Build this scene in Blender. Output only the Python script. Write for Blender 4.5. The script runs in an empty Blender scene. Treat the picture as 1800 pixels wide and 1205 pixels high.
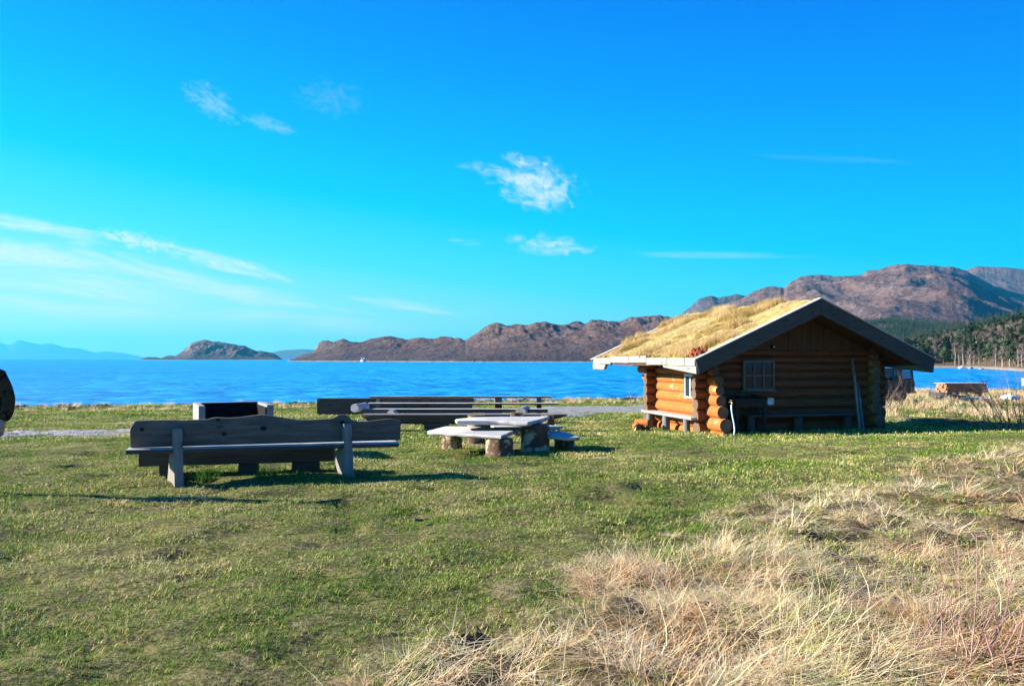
import bpy, bmesh, math, random
import numpy as np
from mathutils import Vector, Matrix
R = math.radians
random.seed(7); rng = np.random.default_rng(11)
SC = bpy.context.scene
COL = SC.collection

# ------------------------------------------------------------------ camera
EYE, FPX, HOR = 1.6, 1345.0, 630.0        # eye height, focal length and horizon row in photo pixels
cd = bpy.data.cameras.new('camera'); cam = bpy.data.objects.new('camera', cd); COL.objects.link(cam)
cd.sensor_width = 36.0; cd.lens = 36.0*FPX/1800.0; cd.clip_start = .05; cd.clip_end = 60000
cd.shift_y = 27.5/1800.0
cam.location = (0, 0, EYE); cam.rotation_euler = (R(90), 0, 0)
SC.camera = cam

# ------------------------------------------------------------------ light
SUN_EL, SUN_A = R(22.5), R(5.0)            # A = how far beyond the picture plane the sun stands, on the left
sdir = Vector((-math.cos(SUN_A)*math.cos(SUN_EL), math.sin(SUN_A)*math.cos(SUN_EL), math.sin(SUN_EL)))
sl = bpy.data.lights.new('sun', 'SUN'); sl.energy = 5.0; sl.angle = R(.5); sl.color = (1, .925, .81)
so = bpy.data.objects.new('sun', sl); COL.objects.link(so)
so.rotation_euler = sdir.to_track_quat('Z', 'Y').to_euler(); so.location = (-20, 0, 30)
SC.view_settings.view_transform = 'Standard'; SC.view_settings.look = 'None'
SC.view_settings.exposure = 1.45; SC.view_settings.gamma = 1.0
SC.cycles.max_bounces = 6; SC.cycles.diffuse_bounces = 1; SC.cycles.glossy_bounces = 2
SC.cycles.transparent_max_bounces = 8; SC.cycles.volume_bounces = 0; SC.cycles.transmission_bounces = 4

def lin(r, g, b):
    f = lambda c: (c/255/12.92 if c/255 <= .04045 else ((c/255+.055)/1.055)**2.4)
    return (f(r), f(g), f(b), 1)

class NT:
    """tiny node-graph helper"""
    def __init__(s, tree): s.t = tree; s.n = tree.nodes; s.l = tree.links
    def new(s, typ, **kw):
        nd = s.n.new(typ)
        for k, v in kw.items(): setattr(nd, k, v)
        return nd
    def put(s, sock, v):
        if isinstance(v, bpy.types.NodeSocket): s.l.new(v, sock)
        elif v is not None: sock.default_value = v
    def math(s, op, a, b=None, c=None, clamp=False):
        nd = s.new('ShaderNodeMath', operation=op); nd.use_clamp = clamp
        for i, v in enumerate((a, b, c)): s.put(nd.inputs[i], v)
        return nd.outputs[0]
    def mix(s, fac, a, b, blend='MIX'):
        nd = s.new('ShaderNodeMix', data_type='RGBA', blend_type=blend)
        s.put(nd.inputs[0], fac); s.put(nd.inputs[6], a); s.put(nd.inputs[7], b)
        return nd.outputs[2]
    def ramp(s, fac, pts, interp='LINEAR'):
        nd = s.new('ShaderNodeValToRGB'); cr = nd.color_ramp; cr.interpolation = interp
        while len(cr.elements) < len(pts): cr.elements.new(.5)
        for e, (p, c) in zip(cr.elements, pts): e.position = p; e.color = c if len(c) == 4 else (*c, 1)
        s.put(nd.inputs[0], fac); return nd.outputs[0]
    def rng(s, v, a, b, c=0, d=1, smooth=False):
        nd = s.new('ShaderNodeMapRange'); nd.interpolation_type = 'SMOOTHSTEP' if smooth else 'LINEAR'
        s.put(nd.inputs[0], v)
        for i, x in enumerate((a, b, c, d)): s.put(nd.inputs[i+1], x)
        return nd.outputs[0]
    def mapping(s, vec, scale=(1, 1, 1), loc=(0, 0, 0), rot=(0, 0, 0)):
        nd = s.new('ShaderNodeMapping'); s.put(nd.inputs[0], vec)
        nd.inputs[1].default_value = loc; nd.inputs[2].default_value = rot; nd.inputs[3].default_value = scale
        return nd.outputs[0]
    def noise(s, vec, scale, detail=4, rough=.55, out=0, dist=0.0):
        nd = s.new('ShaderNodeTexNoise'); s.put(nd.inputs['Vector'], vec)
        nd.inputs['Scale'].default_value = scale; nd.inputs['Detail'].default_value = detail
        nd.inputs['Roughness'].default_value = rough; nd.inputs['Distortion'].default_value = dist
        return nd.outputs[out]

# ------------------------------------------------------------------ sky
world = bpy.data.worlds.new('World'); SC.world = world; world.use_nodes = True
W = NT(world.node_tree); W.n.clear()
out = W.new('ShaderNodeOutputWorld'); bg = W.new('ShaderNodeBackground'); W.l.new(bg.outputs[0], out.inputs[0])
tc = W.new('ShaderNodeTexCoord'); sep = W.new('ShaderNodeSeparateXYZ'); W.l.new(tc.outputs['Generated'], sep.inputs[0])
el = W.math('MULTIPLY', W.math('ARCSINE', sep.outputs[2]), 57.2958)
az = W.math('MULTIPLY', W.math('ARCTAN2', sep.outputs[0], sep.outputs[1]), 57.2958)
side = W.math('ABSOLUTE', W.math('SUBTRACT', az, -75.0))           # degrees away from the sun's side
e2 = W.math('ADD', el, W.math('MULTIPLY', W.math('SUBTRACT', side, 75.0), .115))
grad = W.ramp(W.rng(e2, -5, 90), [((x+5)/95, c) for x, c in (
    (-5, lin(222, 254, 255)), (-1.5, lin(210, 253, 255)), (1.5, lin(176, 249, 255)), (5.5, lin(86, 234, 255)),
    (10, lin(0, 212, 255)), (15, lin(0, 182, 254)), (20, lin(0, 156, 252)), (26, lin(0, 130, 248)),
    (45, lin(8, 84, 205)), (90, lin(12, 58, 160)))])
nish = W.new('ShaderNodeTexSky', sky_type='NISHITA'); nish.sun_disc = False
nish.sun_elevation = SUN_EL; nish.sun_rotation = math.atan2(sdir.x, sdir.y); nish.air_density = 1.0
nsc = W.mix(1.0, nish.outputs[0], (.02, .08, .10, 1), 'MULTIPLY')
sky = W.mix(.05, grad, nsc)
# thin wind-drawn clouds, each at its own bearing and height in the sky
def bearing(px, py):
    return math.degrees(math.atan((px-900)/FPX)), math.degrees(math.atan((HOR-py)/math.hypot(FPX, px-900)))
cv = W.new('ShaderNodeCombineXYZ'); W.put(cv.inputs[0], az); W.put(cv.inputs[1], el)
DEG = 1/23.5
clouds = [  # px, py, half length, half height, tilt (deg, + = falls to the right), strength, noise scale, stretch
    (372, 180, 46, 24, 25, .30, .8, 1.6), (470, 217, 46, 13, 12, .28, .8, 2.0), (580, 172, 60, 30, 0, .09, .8, 1.5),
    (943, 324, 78, 44, 16, 1.0, .45, 1.5), (850, 297, 44, 12, 8, .42, .7, 2.4), (968, 430, 70, 19, 6, .8, .55, 2.2), (905, 420, 22, 8, 0, .4, .7, 2),
    (62, 398, 155, 13, 7.5, .85, .5, 6), (247, 424, 62, 15, 8, 1.0, .9, 2.0), (402, 464, 116, 15, 11.5, 1.0, .5, 4),
    (120, 475, 340, 46, 8, .95, .3, 6), (420, 510, 220, 18, 9, .6, .4, 8), (120, 543, 190, 15, 4.0, .95, .3, 9),
    (735, 540, 130, 11, 7.5, .8, .4, 7), (540, 568, 210, 20, 5, .75, .3, 8), (640, 590, 120, 10, 3, .3, .3, 8),
    (1265, 449, 160, 7, 2.5, .34, .3, 9), (820, 425, 30, 7, 0, .3, .6, 3), (1450, 280, 140, 6, 8, .08, .3, 8)]
tot = None
for (px, py, hw, hh, tilt, st, ns, stretch) in clouds:
    a0, e0 = bearing(px, py)
    hw_, hh_ = hw*DEG, hh*DEG; t = R(tilt)
    mp = W.new('ShaderNodeMapping', vector_type='TEXTURE'); W.put(mp.inputs[0], cv.outputs[0])
    mp.inputs[1].default_value = (a0, e0, 0); mp.inputs[2].default_value = (0, 0, -t); mp.inputs[3].default_value = (1, 1, 1)
    q = W.new('ShaderNodeSeparateXYZ'); W.l.new(mp.outputs[0], q.inputs[0])
    n1 = W.noise(W.mapping(mp.outputs[0], (ns*3/stretch, ns*3, 1), (px*.37, py*.19, 0)), 1.0, 6, .56, dist=.6)
    wob = W.math('MULTIPLY', W.math('SUBTRACT', n1, .5), 3.6)
    dx = W.math('POWER', W.math('DIVIDE', q.outputs[0], hw_), 2.0)
    dy = W.math('POWER', W.math('DIVIDE', q.outputs[1], hh_), 2.0)
    d = W.math('ADD', W.math('ADD', dx, dy), W.math('MULTIPLY', wob, -1.1))
    m = W.math('MULTIPLY', W.math('POWER', W.rng(d, 1.25, -.6, 0, 1, True), 1.25), st)
    fine = W.noise(W.mapping(mp.outputs[0], (4.0/stretch**.5, 4.0, 1), (py*.1, px*.1, 0)), 1.0, 5, .7)
    m = W.math('MULTIPLY', m, W.rng(fine, .25, .70, .45, 1.0))
    tot = m if tot is None else W.math('ADD', tot, W.math('MULTIPLY', m, W.math('SUBTRACT', 1.0, tot)))
tot = W.math('MULTIPLY', tot, W.rng(sep.outputs[1], 0, .2, 0, 1))
sky = W.mix(tot, sky, lin(236, 250, 252))
W.l.new(sky, bg.inputs[0]); bg.inputs[1].default_value = 0.388

# ------------------------------------------------------------------ noise in numpy
_perm = np.random.default_rng(3).random((256, 256))
def vnoise(x, y):
    xi = np.floor(x).astype(int); yi = np.floor(y).astype(int); fx = x-xi; fy = y-yi
    fx = fx*fx*fx*(fx*(fx*6-15)+10); fy = fy*fy*fy*(fy*(fy*6-15)+10)
    g = lambda a, b: _perm[a & 255, b & 255]
    return (g(xi, yi)*(1-fx)+g(xi+1, yi)*fx)*(1-fy)+(g(xi, yi+1)*(1-fx)+g(xi+1, yi+1)*fx)*fy - .5
def fbm(x, y, octv=4, rough=.5, ridged=False):
    x = np.asarray(x, float); y = np.asarray(y, float); s = 0; a = 1; t = 0
    for i in range(octv):
        v = vnoise(x*2**i+17.3*i, y*2**i+9.1*i)
        if ridged: v = .5-np.abs(v)*2
        s = s+a*v; t += a; a *= rough
    return s/t
def sstep(a, b, v): t = np.clip((v-a)/(b-a), 0, 1); return t*t*(3-2*t)

SEA = -2.4
def edge_y(x): return np.interp(x, [-60, -27, -12, 8.5, 22, 35, 50, 80], [33, 40.5, 43.4, 49, 54, 62, 66, 66])
def dry(x, y):
    """how much long dead grass grows here, 0..1"""
    bx = np.interp(y, [-5, 3.2, 3.9, 4.6, 5.6, 6.8, 8.2, 9.5, 11, 12.6, 14.5, 17], [-1.5, -.95, -.55, .10, .95, 1.9, 3.3, 4.6, 5.9, 8.3, 10.6, 14.5])
    n = fbm(x*.8, y*.8, 3)*2.2+fbm(x*2.6+4, y*2.6, 2)*.7
    return sstep(-1.0, .75, (x-bx)*.9+n)
def pits(x, y): return sstep(.17, .30, fbm(x*1.15+31, y*1.9+7, 3))
def gz0(x, y):
    x = np.asarray(x, float); y = np.asarray(y, float)
    z = np.interp(y, [-40, 0, 10, 14, 20, 24, 30, 38, 200], [.3, 0, 0, -.13, -.42, -.56, -.72, -.98, -1.02])
    e = edge_y(x)
    z = z+.10*np.exp(-((y-e+1.2)/.9)**2)
    z = z-np.clip(y-e, 0, 40)*.2
    z = z+.34*np.exp(-((x-13.5)**2/22+(y-16.2)**2/7))+.22*np.exp(-((x-9.5)**2/20+(y-9.5)**2/14))
    return z
def gz(x, y):
    x = np.asarray(x, float); y = np.asarray(y, float)
    d = dry(x, y); near = 1-sstep(26, 40, y)
    u = (.5-np.abs(fbm(x*.75, y*1.0+3, 3)))*.14*near - .06*near
    u = u+fbm(x*2.0, y*2.6, 3)*(.10+.12*d)*near+fbm(x*.25+5, y*.25, 2)*.10*near
    u = u-.075*pits(x, y)*near
    hut = np.exp(-((x-7.5)**2+(y-22)**2)/20)
    flat = 1-.7*hut
    return gz0(x, y)+u*flat+d*.05
def hit(px, py):
    """where the line of sight through a photo pixel meets the ground"""
    ys = np.linspace(2, 90, 3000); xs = (px-900)/FPX*ys; zs = EYE-(py-HOR)/FPX*ys
    k = np.argmax(zs <= gz(xs, ys)); return float(xs[k]), float(ys[k]), float(zs[k])
def P(px, py, D): return Vector(((px-900)/FPX*D, D, EYE-(py-HOR)/FPX*D))

# ------------------------------------------------------------------ mesh helpers
def tag(o, label=None, cat=None, group=None, kind=None):
    for k, v in (('label', label), ('category', cat), ('group', group), ('kind', kind)):
        if v: o[k] = v
    return o
def thing(name, label, cat, loc=(0, 0, 0), rz=0, group=None):
    o = bpy.data.objects.new(name, None); COL.objects.link(o); o.location = loc; o.rotation_euler = (0, 0, rz)
    o.empty_display_size = .2
    return tag(o, label, cat, group)
class MB:
    def __init__(s): s.v = []; s.f = []; s.m = []; s.c = []
    def add(s, v, f, m=0):
        k = len(s.v); s.v += [tuple(p) for p in v]; s.f += [tuple(i+k for i in q) for q in f]; s.m += [m]*len(f)
    def box(s, c, d, m=0, rot=None, taper=1.0):
        x, y, z = d[0]/2, d[1]/2, d[2]/2
        pts = [Vector((sx*x*(taper if sz > 0 else 1), sy*y*(taper if sz > 0 else 1), sz*z)) for sz in (-1, 1) for sy in (-1, 1) for sx in (-1, 1)]
        if rot is not None: pts = [rot @ p for p in pts]
        s.add([p+Vector(c) for p in pts], [(0, 2, 3, 1), (4, 5, 7, 6), (0, 1, 5, 4), (2, 6, 7, 3), (0, 4, 6, 2), (1, 3, 7, 5)], m)
    def tube(s, pts, rad, seg=10, m=0, mcap=None, jit=0.0, cap=True, squash=1.0):
        pts = [Vector(p) for p in pts]; n = len(pts)
        rad = [rad]*n if isinstance(rad, (int, float)) else list(rad)
        rings = []; prev = None
        for i, p in enumerate(pts):
            t = (pts[min(i+1, n-1)]-pts[max(i-1, 0)]).normalized()
            a = Vector((0, 0, 1)) if abs(t.z) < .9 else Vector((1, 0, 0))
            if prev is not None: a = prev
            b = t.cross(a).normalized(); a = b.cross(t).normalized(); prev = a
            ring = []
            for k in range(seg):
                th = 2*math.pi*k/seg
                r = rad[i]*(1+random.uniform(-jit, jit))
                ring.append(p+a*(math.cos(th)*r*squash)+b*(math.sin(th)*r))
            rings.append(ring)
        v = [p for r_ in rings for p in r_]
        f = [(i*seg+k, i*seg+(k+1) % seg, (i+1)*seg+(k+1) % seg, (i+1)*seg+k) for i in range(n-1) for k in range(seg)]
        s.add(v, f, m)
        if cap:
            mc = m if mcap is None else mcap
            s.add(rings[0], [tuple(range(seg))[::-1]], mc); s.add(rings[-1], [tuple(range(seg))], mc)
    def loft(s, rings, m=0, mcap=None, closed=True):
        n = len(rings[0]); v = [p for r_ in rings for p in r_]
        f = [(i*n+k, i*n+(k+1) % n, (i+1)*n+(k+1) % n, (i+1)*n+k) for i in range(len(rings)-1) for k in range(n)]
        s.add(v, f, m)
        mc = m if mcap is None else mcap
        s.add(rings[0], [tuple(range(n))[::-1]], mc); s.add(rings[-1], [tuple(range(n))], mc)
    def build(s, name, mats, parent=None, smooth=False, bevel=0, loc=None, auto=None):
        me = bpy.data.meshes.new(name); me.from_pydata(s.v, [], s.f)
        mats = mats if isinstance(mats, (list, tuple)) else [mats]
        for m in mats: me.materials.append(m)
        if len(mats) > 1: me.polygons.foreach_set('material_index', s.m)
        bm = bmesh.new(); bm.from_mesh(me); bmesh.ops.remove_doubles(bm, verts=bm.verts, dist=1e-5)
        bmesh.ops.recalc_face_normals(bm, faces=bm.faces)
        if auto is not None:
            for e in bm.edges:
                e.smooth = not (len(e.link_faces) != 2 or e.calc_face_angle(0) > R(auto))
            for f in bm.faces: f.smooth = True
        elif smooth:
            for f in bm.faces: f.smooth = True
        bm.to_mesh(me); bm.free()
        o = bpy.data.objects.new(name, me); COL.objects.link(o)
        if parent: o.parent = parent
        if loc is not None: o.location = loc
        if bevel:
            b = o.modifiers.new('bevel', 'BEVEL'); b.width = bevel; b.segments = 2; b.limit_method = 'ANGLE'
        return o
def fast_mesh(name, v, f, mats, smooth=False, parent=None, attrs=None):
    me = bpy.data.meshes.new(name); v = np.asarray(v, np.float32); f = np.asarray(f, np.int32)
    me.vertices.add(len(v)); me.vertices.foreach_set('co', v.ravel())
    k = f.shape[1]; me.loops.add(f.size); me.loops.foreach_set('vertex_index', f.ravel())
    me.polygons.add(len(f)); me.polygons.foreach_set('loop_start', np.arange(0, f.size, k, dtype=np.int32))
    if smooth: me.polygons.foreach_set('use_smooth', np.ones(len(f), bool))
    for m in (mats if isinstance(mats, (list, tuple)) else [mats]): me.materials.append(m)
    for an, av in (attrs or {}).items():
        a = me.attributes.new(an, 'FLOAT', 'POINT'); a.data.foreach_set('value', np.asarray(av, np.float32))
    me.update(calc_edges=True); me.validate()
    o = bpy.data.objects.new(name, me); COL.objects.link(o)
    if parent: o.parent = parent
    return o
def copy_tree(o, parent=None):
    c = o.copy(); COL.objects.link(c)
    if parent is not None: c.parent = parent
    for ch in list(o.children): copy_tree(ch, c)
    return c

# ------------------------------------------------------------------ materials
MATS = {}
def mat(name, rough=.8, spec=.3):
    m = bpy.data.materials.new(name); m.use_nodes = True; N = NT(m.node_tree); N.n.clear()
    o = N.new('ShaderNodeOutputMaterial'); b = N.new('ShaderNodeBsdfPrincipled'); N.l.new(b.outputs[0], o.inputs[0])
    b.inputs['Roughness'].default_value = rough; b.inputs['Specular IOR Level'].default_value = spec
    MATS[name] = m; N.b = b; N.o = o; N.tc = N.new('ShaderNodeTexCoord')
    return m, N
def bump(N, h, strength=.4, dist=.02):
    b = N.new('ShaderNodeBump'); b.inputs['Strength'].default_value = strength; b.inputs['Distance'].default_value = dist
    N.put(b.inputs['Height'], h); N.l.new(b.outputs[0], N.b.inputs['Normal'])
def wood(name, ca, cb, cc, scale=(1, 8, 8), rough=.8, knots=True, crack=.5, patch=None, bstr=.5, gscale=3.0):
    """ca base, cb grain, cc dark cracks"""
    m, N = mat(name, rough, .25); v = N.mapping(N.tc.outputs['Object'], scale)
    g = N.noise(v, gscale, 6, .65, dist=.4)
    col = N.mix(N.rng(g, .35, .68), ca, cb)
    big = N.noise(N.tc.outputs['Object'], 1.7, 3, .5)
    col = N.mix(N.rng(big, .3, .7, 0, .55), col, N.mix(.5, ca, cc))
    fine = N.noise(v, gscale*5, 4, .7)
    ck = N.rng(fine, .60, .70, 0, crack)
    col = N.mix(ck, col, cc)
    if patch:
        pn = N.noise(N.mapping(N.tc.outputs['Object'], (1, 1.6, 1.6)), patch[1], 4, .6)
        col = N.mix(N.rng(pn, patch[2], patch[2]+.08), col, patch[0])
    if knots:
        vo = N.new('ShaderNodeTexVoronoi'); vo.inputs['Scale'].default_value = 1.0
        N.put(vo.inputs['Vector'], N.mapping(N.tc.outputs['Object'], tuple((2.2 if k < 4 else 5.0) for k in scale)))
        col = N.mix(N.rng(vo.outputs['Distance'], .16, .07, 0, .75), col, cc)
    N.put(N.b.inputs['Base Color'], col)
    bump(N, N.math('ADD', g, N.math('MULTIPLY', fine, .6)), bstr, .02)
    return m
def plain(name, c, rough=.6, spec=.3, var=.25, vs=6.0, metal=0, bstr=.15):
    m, N = mat(name, rough, spec); n = N.noise(N.tc.outputs['Object'], vs, 5, .6)
    dark = tuple(x*(1-var) for x in c[:3])+(1,); lite = tuple(min(1, x*(1+var)) for x in c[:3])+(1,)
    N.put(N.b.inputs['Base Color'], N.mix(N.rng(n, .3, .7), dark, lite)); N.b.inputs['Metallic'].default_value = metal
    bump(N, n, bstr, .01); return m

GREY = dict(ca=(.25, .245, .235, 1), cb=(.16, .155, .15, 1), cc=(.045, .042, .04, 1))
wood('weathered_x', scale=(.6, 7, 7), **GREY)
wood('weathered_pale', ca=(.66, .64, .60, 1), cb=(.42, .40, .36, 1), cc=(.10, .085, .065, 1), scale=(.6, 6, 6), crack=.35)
wood('weathered_z', scale=(7, 7, .6), **GREY)
wood('bench_back', ca=(.23, .185, .14, 1), cb=(.11, .088, .066, 1), cc=(.02, .018, .016, 1), scale=(.6, 6, 6), crack=.8)
wood('eave_wood', ca=(.42, .41, .38, 1), cb=(.26, .25, .23, 1), cc=(.07, .06, .05, 1), scale=(6, .6, 6), crack=.6)
wood('post_wood', ca=(.34, .305, .26, 1), cb=(.22, .195, .165, 1), cc=(.05, .046, .04, 1), scale=(7, 7, .6), crack=.3)
wood('slate_wood', ca=(.125, .105, .082, 1), cb=(.066, .055, .044, 1), cc=(.018, .016, .014, 1), scale=(.6, 7, 7))
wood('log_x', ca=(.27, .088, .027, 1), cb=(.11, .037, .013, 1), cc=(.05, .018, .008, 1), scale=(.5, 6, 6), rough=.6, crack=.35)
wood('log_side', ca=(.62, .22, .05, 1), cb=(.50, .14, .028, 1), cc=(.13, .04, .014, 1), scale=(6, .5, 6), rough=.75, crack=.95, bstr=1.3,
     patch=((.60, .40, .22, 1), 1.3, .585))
wood('log_end', ca=(.20, .13, .085, 1), cb=(.13, .085, .055, 1), cc=(.04, .025, .018, 1), scale=(4, 4, 4), knots=False)
wood('gable_board', ca=(.20, .09, .04, 1), cb=(.11, .052, .025, 1), cc=(.02, .012, .01, 1), scale=(7, 7, .6), crack=.4)
wood('bark', ca=(.17, .095, .055, 1), cb=(.10, .055, .032, 1), cc=(.025, .016, .012, 1), scale=(7, 7, 1.6), knots=False, crack=.9, bstr=1.0,
     patch=((.62, .47, .30, 1), 3.0, .495), gscale=2.2)
wood('fresh_board', ca=(.60, .27, .14, 1), cb=(.48, .19, .09, 1), cc=(.2, .08, .05, 1), scale=(.6, 6, 6), knots=False)
plain('soot', (.016, .015, .014), .9, .1); plain('masonry', (.30, .30, .29), .9, .2, .2, 9, bstr=.5)
plain('frame_wood', (.18, .14, .10), .6)
wood('stand_wood', ca=(.045, .04, .038, 1), cb=(.03, .026, .024, 1), cc=(.012, .011, .01, 1), scale=(.6, 7, 7)); plain('white_paint', (.75, .74, .70), .5, var=.08)
m, N = mat('window_glass', .06, .5); N.b.inputs['Base Color'].default_value = (.03, .034, .036, 1)
plain('steel', (.55, .57, .6), .25, .5, .1, 4, 1.0, .02); plain('white_plastic', (.62, .70, .74), .4, .4, .06)
plain('hose', (.55, .72, .74), .4, .4, .05); plain('brass', (.6, .48, .25), .35, .5, .1, 5, .9)
plain('truck_paint', (.028, .036, .030), .38, .5, .2, 2, bstr=.02); plain('rubber', (.018, .018, .018), .8, .2, .2, 20)
plain('rim_paint', (.05, .055, .06), .5); plain('red_lens', (.35, .02, .02), .3); plain('steel_dark', (.06, .06, .065), .5, .4)
plain('skin', (.46, .26, .18), .5, .4, .08); plain('trouser', (.020, .022, .028), .9, .1); plain('boot', (.03, .022, .018), .6)
plain('hair', (.05, .03, .02), .7); plain('red_moss', (.30, .07, .035), .9, .1, .4, 20)
plain('cottage_wall', (.8, .8, .78), .8, .2, .05, .3); plain('cottage_roof', (.10, .10, .11), .8, .2, .2, .5)
plain('stone', (.30, .29, .28), .9, .2, .35, 4, bstr=.6)
# camouflage jacket
m, N = mat('camouflage', .9, .1)
n1 = N.noise(N.tc.outputs['Object'], 7, 2, .5, dist=1.2); n2 = N.noise(N.mapping(N.tc.outputs['Object'], loc=(5, 3, 1)), 8, 2, .5, dist=1.2)
c = N.mix(N.rng(n1, .50, .53), (.055, .045, .022, 1), (.10, .045, .022, 1)); c = N.mix(N.rng(n2, .56, .58), c, (.012, .012, .010, 1))
c = N.mix(N.rng(n2, .38, .36), c, (.06, .045, .028, 1)); N.put(N.b.inputs['Base Color'], c)

def leafmat(name, cols, rough=.7, trans=.25, wscale=.5, varscale=1.0, shift=.5):
    """blade/leaf material: random per blade and patchy over the place; cols = [(pos, colour)...]"""
    m, N = mat(name, rough, .2); geo = N.new('ShaderNodeNewGeometry')
    pn = N.noise(geo.outputs['Position'], wscale, 4, .6)
    p2 = N.noise(geo.outputs['Position'], wscale*5.5, 4, .65)
    f = N.math('ADD', N.math('MULTIPLY', geo.outputs['Random Per Island'], .85*varscale), N.math('MULTIPLY', N.math('SUBTRACT', pn, .5), 1.9))
    f = N.math('ADD', f, N.math('MULTIPLY', N.math('SUBTRACT', p2, .5), .9)); f = N.math('ADD', f, shift-.425*varscale, clamp=True)
    col = N.ramp(f, cols); N.put(N.b.inputs['Base Color'], col)
    if trans:
        tr = N.new('ShaderNodeBsdfTranslucent'); N.put(tr.inputs[0], col); mx = N.new('ShaderNodeMixShader')
        mx.inputs[0].default_value = trans; N.l.new(N.b.outputs[0], mx.inputs[1]); N.l.new(tr.outputs[0], mx.inputs[2]); N.l.new(mx.outputs[0], N.o.inputs[0])
    return m
leafmat('lawn_blades', [(0, (.05, .15, .014, 1)), (.26, (.14, .29, .028, 1)), (.52, (.30, .37, .055, 1)), (.74, (.60, .50, .17, 1)), (1, (.88, .70, .38, 1))], wscale=.42, shift=.50)
leafmat('straw_blades', [(0, (.30, .14, .07, 1)), (.18, (.70, .40, .17, 1)), (.42, (.97, .70, .38, 1)), (.9, (.98, .88, .60, 1)), (1, (.66, .64, .24, 1))], wscale=.9, trans=.38, shift=.55)
leafmat('roof_blades', [(0, (.30, .26, .06, 1)), (.2, (.62, .42, .15, 1)), (.5, (.90, .64, .28, 1)), (1, (.95, .80, .50, 1))], wscale=.9, trans=.35, shift=.44)
leafmat('green_tuft', [(0, (.05, .16, .02, 1)), (.5, (.10, .27, .03, 1)), (1, (.22, .38, .07, 1))])
leafmat('pine_needles', [(0, (.014, .030, .010, 1)), (.5, (.034, .062, .020, 1)), (1, (.075, .105, .04, 1))], wscale=.02, trans=.1)
leafmat('spruce_needles', [(0, (.010, .034, .018, 1)), (.5, (.020, .060, .030, 1)), (1, (.035, .085, .040, 1))], wscale=.01, trans=0)
leafmat('bare_twigs', [(0, (.09, .06, .05, 1)), (.5, (.17, .12, .10, 1)), (1, (.30, .23, .18, 1))], wscale=.02, trans=0)
leafmat('red_twigs', [(0, (.16, .05, .03, 1)), (.5, (.34, .14, .07, 1)), (1, (.50, .32, .2, 1))], wscale=.5, trans=0)
plain('pale_trunk', (.42, .38, .33), .8, .2, .35, 1.5); plain('dark_trunk', (.14, .09, .06), .9, .2, .3, 1.5)
plain('bramble_stem', (.36, .20, .16), .6, .3, .4, 7)

# ================================================================== THE SETTING
# ------------------------------------------------------------------ ground
def geo_axis(lo, a, b, hi, d, g=1.12):
    fine = list(np.arange(a, b+d/2, d)); left = []; x = a; s = d
    while x > lo: s *= g; x -= s; left.append(max(x, lo))
    right = []; x = fine[-1]; s = d
    while x < hi: s *= g; x += s; right.append(min(x, hi))
    return np.array(left[::-1]+fine+right)
gx = geo_axis(-110, -15, 16, 140, .085); gy = geo_axis(-60, 2.6, 27, 110, .075, 1.06)
GX, GY = np.meshgrid(gx, gy); GZ = gz(GX, GY)
nx_, ny_ = len(gx), len(gy)
idx = np.arange(nx_*ny_).reshape(ny_, nx_)
F = np.stack([idx[:-1, :-1], idx[:-1, 1:], idx[1:, 1:], idx[1:, :-1]], -1).reshape(-1, 4)
m, N = mat('turf_soil', .95, .1)
geo = N.new('ShaderNodeNewGeometry'); pos = geo.outputs['Position']
at = N.new('ShaderNodeAttribute', attribute_name='dry'); ab = N.new('ShaderNodeAttribute', attribute_name='beach')
n1 = N.noise(pos, .5, 5, .6); n2 = N.noise(pos, 6, 5, .7); n3 = N.noise(pos, 30, 4, .7)
c = N.mix(N.rng(n1, .35, .65), (.10, .14, .025, 1), (.27, .25, .07, 1)); c = N.mix(N.rng(n2, .42, .7), c, (.42, .33, .15, 1))
c = N.mix(at.outputs['Fac'], c, N.mix(N.rng(n2, .35, .65), (.11, .075, .04, 1), (.38, .27, .14, 1)))
c = N.mix(N.rng(n3, .40, .6, .25, .85), c, (.035, .035, .015, 1))
st = N.mix(N.rng(N.noise(pos, 9, 4, .7), .35, .65), (.10, .085, .07, 1), (.45, .41, .36, 1))
c = N.mix(ab.outputs['Fac'], c, st); N.put(N.b.inputs['Base Color'], c); bump(N, N.math('ADD', n2, n3), .6, .03)
E_ = edge_y(GX)
beach = sstep(-1.1, .3, GY-E_+fbm(GX*.5, GY*.5, 3)*2.5)
g = fast_mesh('ground', np.stack([GX, GY, GZ], -1).reshape(-1, 3), F, MATS['turf_soil'], True,
              attrs={'dry': dry(GX, GY).ravel(), 'beach': beach.ravel()})
tag(g, kind='structure')

# gravel track
ctrl = [hit(-260, 776), hit(-100, 769), hit(60, 764), hit(150, 761), hit(235, 759)]
x1, y1, _ = hit(1000, 721); x2, y2, _ = hit(1120, 721)
ctrl = [(a, b) for a, b, _ in ctrl]+[(-6.5, 25.2), (-2.5, 28.0), (.6, 31.4), (x1, y1), (x2, y2), (10, 40.5), (12.5, 42.5)]
ctrl = np.array(ctrl)
tt = np.linspace(0, len(ctrl)-1, 420)
def cr(p, t):
    i = np.clip(t.astype(int), 0, len(p)-2); f = (t-i)[:, None]; g_ = lambda k: p[np.clip(k, 0, len(p)-1)]
    a, b, c_, d = g_(i-1), g_(i), g_(i+1), g_(i+2)
    return .5*((2*b)+(-a+c_)*f+(2*a-5*b+4*c_-d)*f**2+(-a+3*b-3*c_+d)*f**3)
cl = cr(ctrl, tt); dv = np.gradient(cl, axis=0); nn = np.stack([-dv[:, 1], dv[:, 0]], 1); nn /= np.linalg.norm(nn, axis=1)[:, None]
wid = np.interp(cl[:, 0], [-16, -9, -3, 3, 9], [1.25, 1.2, 1.5, 3.0, 3.6])
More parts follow.
